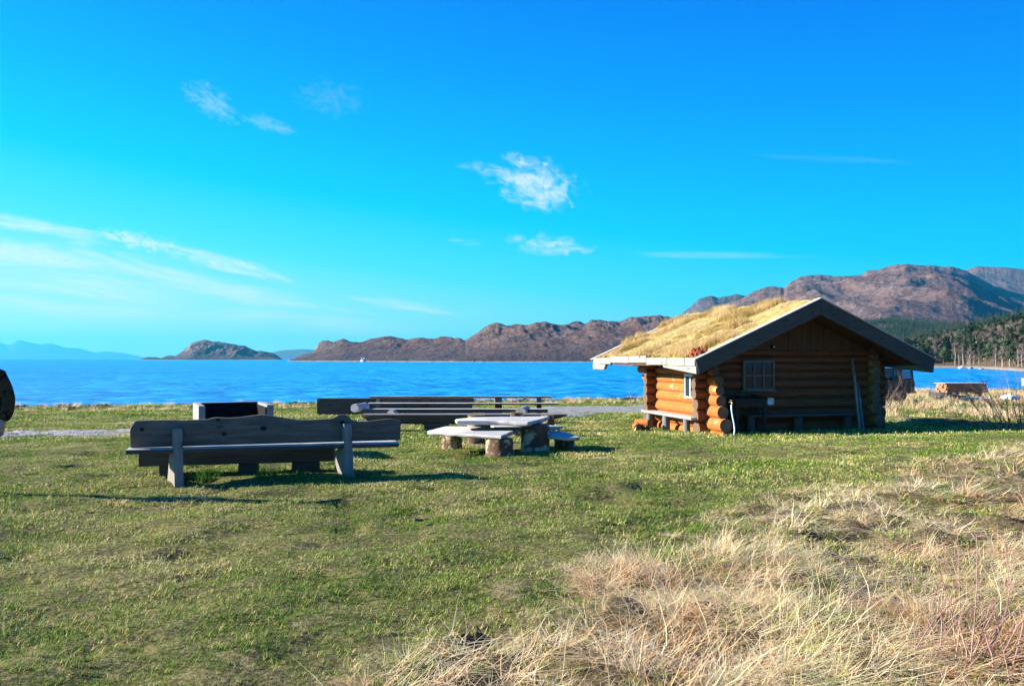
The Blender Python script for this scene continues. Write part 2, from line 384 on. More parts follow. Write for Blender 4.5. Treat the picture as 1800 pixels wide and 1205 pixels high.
us = np.linspace(-1, 1, 17); V = []
for u in us:
    w_ = wid*(1+fbm(cl[:, 0]*1.3+5*np.sign(u), cl[:, 1]*1.3, 3)*.55*abs(u))
    p = cl+nn*(u*w_)[:, None]; z = gz(p[:, 0], p[:, 1])+.05*(1-abs(u)**4)-.03*(abs(u) > .95)
    V.append(np.stack([p[:, 0], p[:, 1], z], 1))
V = np.stack(V, 1); n_, k_ = V.shape[:2]; idx = np.arange(n_*k_).reshape(n_, k_)
F = np.stack([idx[:-1, :-1], idx[1:, :-1], idx[1:, 1:], idx[:-1, 1:]], -1).reshape(-1, 4)
m, N = mat('gravel', .95, .15); geo = N.new('ShaderNodeNewGeometry')
vo = N.new('ShaderNodeTexVoronoi'); vo.inputs['Scale'].default_value = 14; N.l.new(geo.outputs['Position'], vo.inputs['Vector'])
n = N.noise(geo.outputs['Position'], 2.2, 5, .65)
c = N.mix(N.rng(vo.outputs['Color'], 0, 1), (.20, .195, .195, 1), (.42, .41, .41, 1)); c = N.mix(N.rng(n, .50, .62), c, (.17, .18, .07, 1))
N.put(N.b.inputs['Base Color'], c); bump(N, vo.outputs['Distance'], .7, .03)
PATH = cl; PW = wid
tag(fast_mesh('path', V.reshape(-1, 3), F, MATS['gravel'], True), kind='structure')

# ------------------------------------------------------------------ sea
m, N = mat('sea_water', .3, .5); geo = N.new('ShaderNodeNewGeometry'); pos = geo.outputs['Position']
N.b.inputs['IOR'].default_value = 1.33; N.b.inputs['Specular IOR Level'].default_value = .32
wv = N.noise(N.mapping(pos, (.34, .34, 1)), 1.0, 8, .66); ws = N.noise(N.mapping(pos, (.7, 2.2, 1)), 1.0, 4, .65)
wl = N.noise(N.mapping(pos, (.006, .03, 1)), 1.0, 5, .6)
h = N.math('ADD', N.math('MULTIPLY', wv, 1.0), N.math('MULTIPLY', ws, .25))
b1 = N.new('ShaderNodeBump'); b1.inputs['Strength'].default_value = 1.0; b1.inputs['Distance'].default_value = 1.3
N.put(b1.inputs['Height'], h); N.l.new(b1.outputs[0], N.b.inputs['Normal'])
c = N.mix(N.rng(wl, .35, .65), (.0, .25, .70, 1), (.0, .37, .86, 1)); c = N.mix(N.rng(wv, .50, .40, 0, .85), c, (.0, .09, .38, 1)); c = N.mix(N.rng(wv, .52, .60, 0, .85), c, (.05, .55, .98, 1))  # ripple light and shade put into the colour: dark troughs, bright crests
N.put(N.b.inputs['Base Color'], c)
S_ = 21500
bm_ = MB(); ring = [(S_*math.cos(a*math.pi/36), S_*math.sin(a*math.pi/36), SEA) for a in range(72)]
bm_.add([(0, 0, SEA)]+ring, [(0, i+1, (i+1) % 72+1) for i in range(72)])
tag(bm_.build('sea', MATS['sea_water']), kind='structure')

# ------------------------------------------------------------------ hills across the water
def hillmat(name, heath, rock, tan, dark, rockamt=.38, sc=1.0, greens=None):
    m, N = mat(name, .95, .05); geo = N.new('ShaderNodeNewGeometry'); pos = geo.outputs['Position']
    s = N.new('ShaderNodeSeparateXYZ'); N.l.new(pos, s.inputs[0]); nz = N.new('ShaderNodeSeparateXYZ'); N.l.new(geo.outputs['Normal'], nz.inputs[0])
    a = N.noise(pos, .010*sc, 6, .65); b = N.noise(N.mapping(pos, (1, 1, 2)), .045*sc, 6, .7); d = N.noise(pos, .16*sc, 5, .7)
    c = N.mix(N.rng(a, .38, .62), heath, tan); c = N.mix(N.rng(b, .45, .62, 0, .8), c, dark)
    rk = N.math('MULTIPLY', N.rng(d, .50, .60), N.rng(b, .42, .56), clamp=True)
    rk = N.math('MULTIPLY', rk, rockamt*1.6, clamp=True)
    rk = N.math('MAXIMUM', rk, N.math('MULTIPLY', N.rng(nz.outputs[2], .80, .60), N.rng(d, .40, .55, .3, 1)))
    c = N.mix(rk, c, rock)
    if greens:   # woodland strip near the shore
        g_ = N.math('MULTIPLY', N.rng(s.outputs[2], greens[1], 1), N.rng(b, .3, .55, .4, 1), clamp=True); c = N.mix(g_, c, greens[0])
    c = N.mix(N.rng(s.outputs[2], SEA+1.1, SEA+.6), c, (.30, .27, .24, 1))
    N.put(N.b.inputs['Base Color'], c); bump(N, N.math('ADD', b, N.math('MULTIPLY', d, .5)), .9, 6/sc)
    return m
hillmat('moor', (.118, .064, .052, 1), (.26, .25, .25, 1), (.19, .11, .075, 1), (.030, .023, .034, 1), greens=((.055, .045, .055, 1), 26))
hillmat('moor_high', (.135, .072, .062, 1), (.28, .265, .26, 1), (.22, .13, .09, 1), (.048, .033, .044, 1), sc=.6)
hillmat('far_rock', (.10, .07, .06, 1), (.2, .2, .2, 1), (.13, .09, .07, 1), (.05, .045, .05, 1), sc=.3)
hillmat('wood_floor', (.12, .08, .05, 1), (.2, .2, .18, 1), (.17, .12, .07, 1), (.05, .05, .03, 1), .1, 3)

def hills(name, sil, db, dc, mt, amp, wl, seed=0, ncol=500, nrow=90, pw=.85, crestpx=1.5, back=.5, hv=1.0):
    sx = np.array([p[0] for p in sil], float); sy = np.array([p[1] for p in sil], float)
    px = np.linspace(sx[0], sx[-1], ncol); y = np.interp(px, sx, sy)
    k = np.hanning(9); k /= k.sum(); y = np.convolve(np.pad(y, 4, 'edge'), k, 'valid')
    Db = np.interp(px, *db) if isinstance(db, tuple) else np.full(ncol, float(db))
    Dc = np.interp(px, *dc) if isinstance(dc, tuple) else np.full(ncol, float(dc))
    y = y-fbm(px*.06+seed, px*0+seed, 4, .6, True)*crestpx*2
    kk = np.hanning(max(9, ncol//7)); kk /= kk.sum(); h_ = len(kk)//2; ys_m = np.convolve(np.pad(y, h_, 'edge'), kk, 'same')[h_:h_+ncol]
    zc = EYE+(HOR-y)/FPX*Dc; zs_m = EYE+(HOR-ys_m)/FPX*Dc
    t = np.concatenate([np.linspace(0, 1, nrow), 1+np.linspace(0, 1, 14)[1:]*back]); T, PX = np.meshgrid(t, px, indexing='ij')
    D = Db+(Dc-Db)*T; X = (PX-900)/FPX*D
    tt_ = np.clip(T, 0, 1); base = SEA-3
    wq = sstep(.45, 1, tt_); ze = np.minimum(zs_m*(1-wq)+zc*wq, np.maximum(zc, zs_m*.0+zc)*1.0+8*(1-wq))
    Z = base+(ze-base)*(tt_**pw)*np.where(T > 1, 1-((T-1)/back)**2*.9, 1)
    envl = np.sin(np.pi*np.clip(tt_, 0, 1))**.7
    nz = fbm(X/wl+seed, D/(wl*1.3)+seed*2, 6, .55, True)
    nz2 = fbm(X/(wl*.3)+seed, D/(wl*.3)+seed*2, 5, .55)
    hmax = np.clip((zc-SEA)/((zc-SEA).max()+1e-6), .15, 1)
    Z = Z+(nz*amp*envl+nz2*amp*.5*np.clip(T*3, 0, 1)*np.where(T > .93, .3, 1))*hmax*hv
    lim = EYE+(zc-EYE)*D/Dc            # nothing in front stands above the crest line
    Z = np.where((T < 1), np.minimum(Z, lim-.002*D*(1-T)), Z)
    Z = np.where(T < .02, np.minimum(Z, SEA-1.5), Z)
    idx = np.arange(T.size).reshape(T.shape)
    F = np.stack([idx[:-1, :-1], idx[:-1, 1:], idx[1:, 1:], idx[1:, :-1]], -1).reshape(-1, 4)
    o = fast_mesh(name, np.stack([X, D, Z], -1).reshape(-1, 3), F, MATS[mt], True); tag(o, kind='structure')
    return X, D, Z
hills('mountains', [(-260, 600), (-180, 596), (-90, 606), (-30, 600), (0, 602), (14, 607), (34, 597), (50, 602), (75, 605), (88, 603), (115, 611), (135, 611), (165, 619), (185, 617), (215, 620), (245, 626), (262, 629.3), (280, 631)],
      17500, 20500, 'far_rock', 60, 1500, 5, 300, 40, crestpx=.6)
hills('mountains', [(455, 633), (480, 618), (500, 615), (530, 613.5), (560, 615), (600, 612), (640, 618)], 8600, 9200, 'far_rock', 15, 600, 6, 120, 30, crestpx=.4)
hills('island', [(236, 632.5), (250, 630), (262, 627), (273, 627.5), (283, 629.5), (292, 625.5), (300, 624), (308, 625.5), (318, 619), (330, 609), (336, 603), (345, 600), (362, 597), (374, 600), (386, 600.5), (400, 603), (412, 605), (420, 607), (430, 607), (440, 612), (450, 616), (462, 616), (478, 620), (488, 625), (497, 632)],
      2450, 2750, 'moor', 40, 120, 12, 300, 60, pw=.7, crestpx=.7, hv=1.1)
hills('hills', [(503, 634), (515, 630), (530, 624), (545, 620), (552, 616), (558, 606), (565, 599), (574, 598), (585, 602), (598, 596), (604, 595), (615, 600), (635, 601), (650, 596), (662, 594), (672, 592), (685, 591), (700, 594), (715, 597), (728, 594), (745, 593.5), (760, 596), (770, 593), (780, 591), (792, 592), (797, 595), (806, 593), (818, 598), (828, 592), (838, 585), (848, 577), (860, 571), (870, 567), (880, 568), (890, 572), (905, 569), (915, 571), (930, 571), (940, 567), (957, 565), (970, 569), (985, 570), (1000, 569), (1008, 565), (1020, 565), (1028, 570), (1040, 562), (1052, 561), (1070, 565), (1090, 565), (1105, 559), (1120, 557), (1135, 556), (1160, 554), (1180, 559), (1195, 566), (1230, 575), (1300, 600), (1400, 625)],
      ([500, 600, 800, 1400], [1150, 1050, 900, 760]), ([500, 700, 850, 1200, 1400], [1500, 1550, 1650, 1900, 1900]), 'moor', 50, 190, 21, 900, 130, pw=.62, crestpx=1.3, hv=1.15)
hills('mountains', [(1130, 600), (1160, 580), (1185, 564), (1200, 550), (1215, 538), (1228, 526), (1240, 521), (1252, 519), (1262, 523), (1278, 520), (1295, 517), (1308, 520), (1330, 530), (1380, 540)],
      2900, 3500, 'far_rock', 60, 300, 33, 260, 70, crestpx=.8)
hills('mountains', [(1000, 640), (1040, 632), (1080, 619), (1130, 600), (1180, 584), (1215, 562), (1238, 547), (1258, 540), (1280, 533), (1300, 527), (1322, 515), (1345, 505), (1362, 504), (1378, 506), (1390, 495), (1402, 488), (1420, 484), (1445, 484), (1465, 486), (1505, 485), (1515, 483), (1526, 475), (1540, 475), (1552, 471), (1570, 466), (1590, 464), (1610, 466), (1640, 466), (1655, 469), (1672, 468), (1695, 475), (1715, 484), (1745, 502), (1775, 512), (1810, 520), (1900, 535), (2100, 560)],
      ([1000, 1150, 1400, 2100], [800, 850, 1100, 1100]), ([1000, 1250, 1400, 2100], [1300, 2200, 3000, 3000]), 'moor_high', 92, 460, 40, 900, 150, pw=.9, crestpx=1.2)
hills('mountains', [(1640, 500), (1680, 485), (1700, 474), (1718, 468), (1740, 470), (1775, 470), (1800, 473), (1850, 476), (1950, 490), (2100, 510)], 3100, 4200, 'moor_high', 70, 420, 50, 300, 60, crestpx=1.0)
HH = hills('hillside', [(1330, 640), (1400, 600), (1480, 571), (1530, 563), (1570, 561), (1620, 566), (1700, 572), (1800, 576), (2000, 580)], 640, 1150, 'wood_floor', 10, 120, 60, 200, 60, crestpx=.5)
HJ = hills('hillside', [(1440, 646), (1500, 634), (1560, 618), (1620, 603), (1680, 588), (1740, 575), (1800, 565), (1900, 550), (2100, 525), (2300, 505)],
           ([1440, 1700, 1800, 2300], [330, 298, 215, 170]), 560, 'wood_floor', 5, 60, 70, 260, 70, pw=.9, crestpx=.5)

# ------------------------------------------------------------------ scattering through geometry nodes
def scatter(name, pts, rotz, scl, idx, src, kind='stuff', parent=None, tilt=None, label=None, cat=None):
    """copies of the source meshes (kept out of the scene) set on the given points; ONE object"""
    pts = np.asarray(pts, np.float32); n = len(pts)
    me = bpy.data.meshes.new(name); me.vertices.add(n); me.vertices.foreach_set('co', pts.ravel())
    rot = np.zeros((n, 3), np.float32); rot[:, 2] = rotz
    if tilt is not None: rot[:, 0:2] = tilt
    a = me.attributes.new('rot', 'FLOAT_VECTOR', 'POINT'); a.data.foreach_set('vector', rot.ravel())
    a = me.attributes.new('scl', 'FLOAT', 'POINT'); a.data.foreach_set('value', np.asarray(scl, np.float32))
    a = me.attributes.new('pick', 'INT', 'POINT'); a.data.foreach_set('value', np.asarray(idx, np.int32))
    o = bpy.data.objects.new(name, me); COL.objects.link(o)
    if parent: o.parent = parent
    tag(o, label, cat, kind=kind)
    cc = bpy.data.collections.new(name+'_sources')
    for s_ in src: cc.objects.link(s_)
    ng = bpy.data.node_groups.new(name, 'GeometryNodeTree')
    ng.interface.new_socket('Geometry', in_out='INPUT', socket_type='NodeSocketGeometry'); ng.interface.new_socket('Geometry', in_out='OUTPUT', socket_type='NodeSocketGeometry')
    n1 = ng.nodes.new('NodeGroupInput'); n2 = ng.nodes.new('NodeGroupOutput'); ip = ng.nodes.new('GeometryNodeInstanceOnPoints')
    ci = ng.nodes.new('GeometryNodeCollectionInfo'); ci.inputs['Collection'].default_value = cc
    ci.inputs['Separate Children'].default_value = True; ci.inputs['Reset Children'].default_value = True
    def attr(nm, ty):
        q = ng.nodes.new('GeometryNodeInputNamedAttribute'); q.data_type = ty; q.inputs[0].default_value = nm
        return [s for s in q.outputs if s.enabled and s.name == 'Attribute'][0]
    L = ng.links; L.new(n1.outputs[0], ip.inputs['Points']); L.new(ci.outputs[0], ip.inputs['Instance']); ip.inputs['Pick Instance'].default_value = True
    L.new(attr('pick', 'INT'), ip.inputs['Instance Index']); L.new(attr('rot', 'FLOAT_VECTOR'), ip.inputs['Rotation']); L.new(attr('scl', 'FLOAT'), ip.inputs['Scale'])
    L.new(ip.outputs[0], n2.inputs[0])
    md = o.modifiers.new('scatter', 'NODES'); md.node_group = ng
    return o
def loose(o):   # take a source object out of the scene collection
    COL.objects.unlink(o); return o

def blades(name, n, rad, L, w, lean, bend, mt, comb=0.0, seg=3, clump=0, up=0.0, kink=.22):
    """n ribbons rooted in a disc; lean/bend in radians (ranges); comb 0..1 turns them all towards +x"""
    r = rad*np.sqrt(rng.random(n)); th = rng.random(n)*2*np.pi; X0 = r*np.cos(th); Y0 = r*np.sin(th)
    if clump:
        cx = rng.normal(0, rad*.7, (clump, 2)); k = rng.integers(0, clump, n); X0 = cx[k, 0]+rng.normal(0, rad*.12, n); Y0 = cx[k, 1]+rng.normal(0, rad*.12, n)
    ang = rng.random(n)*2*np.pi if comb == 0 else rng.normal(0, (1-comb)*2.2, n)
    ln = rng.uniform(*L, n); wd = rng.uniform(*w, n); le = rng.uniform(*lean, n); be = rng.uniform(*bend, n)
    tw = rng.uniform(-.8, .8, n)
    sx, sy = -np.sin(ang+tw), np.cos(ang+tw)
    P_ = np.stack([X0, Y0, np.full(n, -.01)], 1); V = []
    for s in range(seg+1):
        t = s/seg; wk = wd*(1-t)**.7*.5+wd*.04
        V.append(P_+np.stack([sx*wk, sy*wk, 0*wk], 1)); V.append(P_-np.stack([sx*wk, sy*wk, 0*wk], 1))
        a = np.clip(le+be*t, 0, 1.75); d = ln/seg
        P_ = P_+np.stack([np.cos(ang)*np.sin(a)*d, np.sin(ang)*np.sin(a)*d, np.cos(a)*d], 1); ang = ang+rng.normal(0, kink, n); le = le+rng.normal(0, kink, n)*(rng.random(n) < .4)
        P_[:, 2] = np.maximum(P_[:, 2], .004+up)
    V = np.stack(V, 1); F = []
    for s in range(seg):
        F.append(np.stack([np.arange(n)*(2*seg+2)+2*s+i for i in (0, 1, 3, 2)], 1))
    return loose(fast_mesh(name, V.reshape(-1, 3), np.concatenate(F), MATS[mt]))

def in_path(x, y, grow=0.0):
    d = np.full(len(x), 9e9); hit_ = np.zeros(len(x), bool)
    for i in range(0, len(PATH), 3):
        dd = np.hypot(x-PATH[i, 0], y-PATH[i, 1]); hit_ |= dd < (PW[i]*.9+grow)
    return hit_
HUT_O = Vector((8.28, 20.5, -.42)); HUT_A = R(14.4)
def hut_local(x, y):
    c, s = math.cos(HUT_A), math.sin(HUT_A); dx, dy = x-HUT_O.x, y-HUT_O.y
    return dx*c+dy*s, -dx*s+dy*c
def sample(y0, y1, dens):
    area = (.70*2*(y1**2-y0**2)/2+4.5*(y1-y0)); n = int(area*dens)
    y = np.sqrt(rng.uniform(y0**2, y1**2, n)); x = rng.uniform(-1, 1, n)*(.70*y+2.2)
    lx, ly = hut_local(x, y); ok = ~((abs(lx) < 2.75) & (ly > 1.15) & (ly < 7)); ok &= y < edge_y(x)+.2
    return x[ok], y[ok]

# short lawn in four bands, coarser with distance
def lawn():
    bands = [(2.8, 5.6, 130, .11, (.020, .055), (.0028, .0056), 78), (5.6, 9.5, 75, .15, (.02, .055), (.0042, .008), 76),
             (9.5, 17, 42, .22, (.022, .052), (.008, .013), 80), (17, 28, 22, .32, (.03, .07), (.012, .022), 80), (28, 50, 8, .5, (.04, .09), (.022, .04), 70)]
    src = []; P_ = []; RZ = []; SC_ = []; ID = []
    for b, (y0, y1, dens, rad, L, w, nb) in enumerate(bands):
        for k in range(3): src.append(blades('grass_%s' % chr(97+b*3+k), nb, rad, L, w, (.3, 1.4), (.1, .8), 'lawn_blades', seg=2, clump=(9, 12, 18)[min(b, 2)]))
        x, y = sample(y0, y1, dens); d = dry(x, y); keep = (rng.random(len(x)) > d*.55) & ~in_path(x, y)
        th = fbm(x*1.7, y*1.7, 3); keep &= rng.random(len(x)) < (.85+th*1.0)*(1-.75*pits(x, y))
        x, y = x[keep], y[keep]
        lx, ly = hut_local(x, y); lush = 1+.9*((abs(lx) < 3.6) & (ly > .0) & (ly < 1.0))+.5*np.exp(-((y-11.3-.3*(x+3))/.5)**2)*(abs(x+3) < 1.6)
        P_.append(np.stack([x, y, gz(x, y)], 1)); RZ.append(rng.random(len(x))*6.28)
        SC_.append(rng.uniform(.7, 1.25, len(x))*(1+fbm(x*.6, y*.6, 2)*1.0)*lush); ID.append(rng.integers(0, 3, len(x))+b*3)
    scatter('lawn_grass', np.concatenate(P_), np.concatenate(RZ), np.concatenate(SC_), np.concatenate(ID), src,
            label='short matted green and straw coloured lawn grass covering the field', cat='grass')
lawn()

# long dead grass, combed by the wind
def straw():
    src = []
    spec = [((.14, .36), (.003, .006), 80, .17, (1.0, 1.45)), ((.12, .34), (.0022, .0042), 50, .12, (.4, 1.2)), ((.16, .42), (.0034, .0062), 95, .22, (1.3, 1.55)),
            ((.14, .36), (.006, .010), 60, .20, (.95, 1.45)), ((.12, .34), (.006, .010), 36, .15, (.4, 1.1)), ((.16, .42), (.006, .011), 80, .24, (1.3, 1.55)),
            ((.25, .55), (.014, .026), 45, .25, (.1, .8))]
    for k, (L, w, n, r, le) in enumerate(spec):
        src.append(blades('straw_%s' % chr(97+k), n, r, L, w, le, (.0, .6), 'straw_blades', comb=.45, seg=4, kink=.3, clump=5))
    P_ = []; RZ = []; S2 = []; ID = []
    for b, (y0, y1, dens) in enumerate([(2.8, 6.2, 44), (6.2, 17, 21)]):
        x, y = sample(y0, y1, dens); d = dry(x, y); hole = fbm(x*1.1+9, y*1.1, 3)
        keep = rng.random(len(x)) < np.clip(d*1.15-.08, 0, 1)*np.clip(1.0+hole*2.6, .12, 1); x, y = x[keep], y[keep]
        P_.append(np.stack([x, y, gz(x, y)], 1)); RZ.append(fbm(x*.55, y*.55, 3)*14+2.6+rng.normal(0, .75, len(x)))
        S2.append(rng.uniform(.6, 1.15, len(x))*(.35+.7*sstep(.1, .8, d[keep]))); ID.append(rng.choice([0, 0, 0, 1, 2, 2, 2, 2, 2], len(x))+b*3)
    # wisps of dead grass in the lawn
    x, y = sample(3, 14, 5.0); keep = rng.random(len(x)) < .25*(dry(x, y) < .3)*(fbm(x*.7, y*.7, 2) > -.05); x, y = x[keep], y[keep]
    P_.append(np.stack([x, y, gz(x, y)-.01], 1)); RZ.append(rng.random(len(x))*6.28); S2.append(rng.uniform(.12, .3, len(x))); ID.append(np.where(y < 6.2, 2, 5))
    # rough grass on the bank beyond the hut and along the shore
    x, y = sample(24, 60, 3.0); e = edge_y(x); right = x > 9+0*y
    keep = ((y > e-4.5) & (rng.random(len(x)) < .55)) | (right & (y > 27) & (rng.random(len(x)) < .9) & (fbm(x*.25, y*.25, 2) > -.12)); keep &= ~in_path(x, y); x, y = x[keep], y[keep]
    P_.append(np.stack([x, y, gz(x, y)], 1)); RZ.append(rng.random(len(x))*6.28); S2.append(np.where(x > 9, rng.uniform(.3, .9, len(x)), rng.uniform(.3, .7, len(x)))); ID.append(np.full(len(x), 6))
    scatter('dry_grass', np.concatenate(P_), np.concatenate(RZ), np.concatenate(S2), np.concatenate(ID), src,
            label='long bleached dead grass flattened in swirls over the right foreground', cat='dry grass')
straw()

# ================================================================== THE THINGS
class Frame:
    """a thing's own axes, and where the photograph's sight lines cross its planes"""
    def __init__(s, o, rz): s.o = Vector(o); s.rz = rz; s.i = Matrix.Rotation(-rz, 3, 'Z')
    def loc(s, p): return s.i @ (Vector(p)-s.o)
    def ray(s, px, py, y=None, x=None, z=None):
        a = s.loc((0, 0, EYE)); d = s.loc(P(px, py, 1.0))-a
        k, v = (1, y) if y is not None else ((0, x) if x is not None else (2, z))
        return a+d*((v-a[k])/d[k])

def plank(mb, x0, x1, y0, y1, z0, z1, m=0, n=14, wob=.012, wx=.01, bow=0.0, skew=0.0, taper=1.0):
    """a rough board: long axis x, wavy edges; n slices"""
    rings = []; ph = random.random()*9
    for i in range(n+1):
        t = i/n; x = x0+(x1-x0)*t; ww = 1-(1-taper)*abs(2*t-1)**3
        a = y0+wob*math.sin(t*7+ph)+random.uniform(-wob, wob)*.5; b = y1+wob*math.sin(t*6+ph*2)+random.uniform(-wob, wob)*.5
        c = (a+b)/2; a = c+(a-c)*ww; b = c+(b-c)*ww
        zz = bow*math.sin(math.pi*t)+random.uniform(-wob, wob)*.15; k = .008
        sk = lambda y: x+skew*(y-y0)
        rings.append([Vector((sk(a), a+k, z0+zz)), Vector((sk(b), b-k, z0+zz)), Vector((sk(b), b, z0+zz+k)), Vector((sk(b), b, z1+zz-k)), Vector((sk(b), b-k, z1+zz)), Vector((sk(a), a+k, z1+zz)), Vector((sk(a), a, z1+zz-k)), Vector((sk(a), a, z0+zz+k))])
    mb.loft(rings, m)
def sunlit_top(o, mt='weathered_pale'):
    """paler material on upward faces: sunlight on the tops put into the colour"""
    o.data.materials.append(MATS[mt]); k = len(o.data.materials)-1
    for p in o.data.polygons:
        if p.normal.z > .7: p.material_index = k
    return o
def prism(mb, poly, axis, a0, a1, m=0, mcap=None):
    """extrude a 2-D outline along an axis; poly gives the two other coordinates in order"""
    def pt(p, a): return Vector((a, p[0], p[1])) if axis == 'x' else (Vector((p[0], a, p[1])) if axis == 'y' else Vector((p[0], p[1], a)))
    mb.loft([[pt(p, a0) for p in poly], [pt(p, a1) for p in poly]], m, mcap)

# ------------------------------------------------------------------ plank bench with a back, seen from behind
bx, by, bz = hit(311, 851); FA = Frame((bx, by, bz), R(19))
tb = thing('plank_bench', 'long weathered plank bench with a wavy edged back board, nearest bench on the lawn', 'bench', FA.o, FA.rz, 'weathered wooden seating round the fire place')
sl_, sr_ = FA.ray(222, 787, y=.02), FA.ray(700, 776, y=.02)
s0, s1 = sl_.x, sr_.x; zs0 = sl_.z; zs1 = sr_.z
mb = MB(); plank(mb, s0, s1, -.035, .40, -.03, .03, n=26, wob=.01); o = sunlit_top(mb.build('seat', MATS['slate_wood'], tb, bevel=.004))
zm = .5*(zs0+zs1)-.0; o.location = (0, 0, zm-.03); SEAT_Z = zm
o.rotation_euler = (0, -math.atan2((zs1-zs0)*.8, s1-s0), 0)
top = [(230, 752), (233, 743), (240, 739), (262, 738), (290, 737), (320, 737), (350, 737), (366, 736), (374, 733), (382, 732), (400, 733), (420, 732), (440, 730), (456, 728), (466, 728), (480, 730), (495, 732), (508, 735), (525, 737), (545, 737), (565, 736), (580, 735), (588, 732), (594, 729), (600, 728), (606, 728), (612, 731), (618, 737), (630, 739), (645, 739), (662, 737), (678, 735), (690, 735), (703, 739)]
prof = []
for i, (px, py) in enumerate(top):
    a = FA.ray(px, py+random.uniform(-.7, .7), y=.12); prof.append(a)
bot0 = FA.ray(229, 788, y=.12); bot1 = FA.ray(699, 774, y=.12)
mb = MB(); rings = []
for i, a in enumerate(prof):
    t = (a.x-prof[0].x)/(prof[-1].x-prof[0].x); zb = bot0.z+(bot1.z-bot0.z)*t+.01
    lean = .05; th = .055
    rings.append([Vector((a.x, .10, zb)), Vector((a.x, .10+th, zb)), Vector((a.x, .10+th+(-lean), a.z-.015)), Vector((a.x, .10+th-.02-lean, a.z)), Vector((a.x, .10-lean+.012, a.z-.004)), Vector((a.x, .10-lean, a.z-.03))])
mb.loft(rings); back = mb.build('backrest', MATS['bench_back'], tb, auto=35)
for px, py, r in ((601, 741, .042), (463, 752, .05), (394, 762, .04), (383, 737, .03), (250, 754, .035)):
    a = FA.ray(px, py, y=.085); mb = MB(); yk = .10-.05*max(0, (a.z-.5)/.3); mb.tube([(a.x, yk-.006, a.z), (a.x, yk+.02, a.z)], [r*.75, r], 14, cap=True, jit=.05, squash=.8)
    mb.build('knot', MATS.get('knot_wood') or plain('knot_wood', (.022, .02, .019), .9), back)
for px, py in ((311, 851), (611, 836)):
    a = FA.ray(px, py, y=-.06); gp = FA.o+Matrix.Rotation(FA.rz, 3, 'Z') @ Vector((a.x, 0, 0)); zg = float(gz(gp.x, gp.y))-FA.o.z-.08
    mb = MB(); zt = SEAT_Z+.24
    prism(mb, [(-.12, zg), (.38, zg), (.20, SEAT_Z-.062), (-.015, SEAT_Z-.062), (-.015, SEAT_Z+.01), (.045, SEAT_Z+.01), (.045, zt), (-.005, zt+.02), (-.03, zt)], 'x', -.055, .055)
    l = mb.build('leg', MATS['post_wood'], tb, bevel=.004); l.location = (a.x, 0, 0); l.rotation_euler = (0, 0, R(16))

# grass left long round the bench feet
def tuft_thing(px, py, n, L, rad, label, mt='green_tuft', name='grass_tuft', w=(.005, .009)):
    x, y, z = hit(px, py); o = blades(name, n, rad, L, w, (.05, .75), (.1, .9), mt, seg=3); COL.objects.link(o); o.name = name
    o.location = (x, y, z); tag(o, label, 'grass tuft', 'tall green grass tufts'); return o
tuft_thing(366, 842, 200, (.10, .24), .17, 'bright green grass tuft beside the left leg of the nearest plank bench')
tuft_thing(470, 838, 200, (.08, .22), .17, 'green grass tuft under the middle of the nearest plank bench')
tuft_thing(520, 838, 120, (.06, .15), .2, 'short green grass tuft under the bench, right of the middle one')

# ------------------------------------------------------------------ low slab bench behind it
x, y, z = hit(425, 838); FB = Frame((x, y+.55, z), R(12)); FB.o.z = float(gz(FB.o.x, FB.o.y))
t = thing('slab_bench', 'low dark slab bench on thick wooden blocks hidden behind the nearest plank bench', 'bench', FB.o, FB.rz, 'weathered wooden seating round the fire place')
a, b = FB.ray(243, 811, y=-.2), FB.ray(588, 793, y=-.2)
mb = MB(); plank(mb, a.x, b.x, -.2, .28, .20, .40, n=18, wob=.014); mb.build('seat', MATS['slate_wood'], t, bevel=.006)
for px, w_ in ((290, .16), (435, .26), (537, .40)):
    c = FB.ray(px, 820, y=-.1); mb = MB()
    mb.box((c.x, .04, .06), (w_, .36, .28), taper=.94); mb.build('leg', MATS['slate_wood'], t, bevel=.02)

# ------------------------------------------------------------------ masonry fire place
x, y, z = hit(345, 795); D_ = 13.0
FC = Frame((P(405, 790, D_).x, D_, 0), R(27)); FC.o.z = float(gz(FC.o.x, FC.o.y))
t = thing('fire_place', 'square open barbecue of pale blocks with a soot black inside, behind the nearest plank bench', 'fire place', FC.o, FC.rz)
lz = FC.ray(355, 713, y=0).z; xl0, xl1 = FC.ray(349, 713, y=0).x, FC.ray(361, 713, y=0).x
xr0, xr1 = FC.ray(469, 711, y=0).x, FC.ray(481, 711, y=0).x; lz2 = FC.ray(475, 711, y=0).z
dep = 1.15
mb = MB(); mb.box(((xl0+xl1)/2, dep/2, lz/2-.05), (xl1-xl0, dep, lz+.1)); mb.build('side_wall', MATS['masonry'], t, bevel=.012)
mb = MB(); mb.box(((xr0+xr1)/2, dep/2, lz2/2-.05), (xr1-xr0, dep, lz2+.1)); mb.build('side_wall', MATS['masonry'], t, bevel=.012)
mb = MB(); mb.box(((xl1+xr0)/2, dep-.06, lz/2-.04), (xr0-xl1-.004, .12, lz+.075)); mb.build('back_wall', MATS['masonry'], t, bevel=.01)
mb = MB(); mb.box(((xl1+xr0)/2, dep-.134, lz/2-.05), (xr0-xl1-.05, .02, lz+.07)); mb.box((xl1+.014, dep/2-.07, lz/2-.06), (.02, dep-.17, lz+.02)); mb.box((xr0-.014, dep/2-.07, lz/2-.06), (.02, dep-.17, lz+.02))
mb.box(((xl1+xr0)/2, .45, .28), (xr0-xl1-.06, .8, .05)); mb.build('fire_lining', MATS['soot'], t)
mb = MB(); mb.box(((xl1+xr0)/2, .03, lz/2-.20), (xr0-xl1-.01, .05, lz-.22)); mb.build('front_plate', MATS['soot'], t)

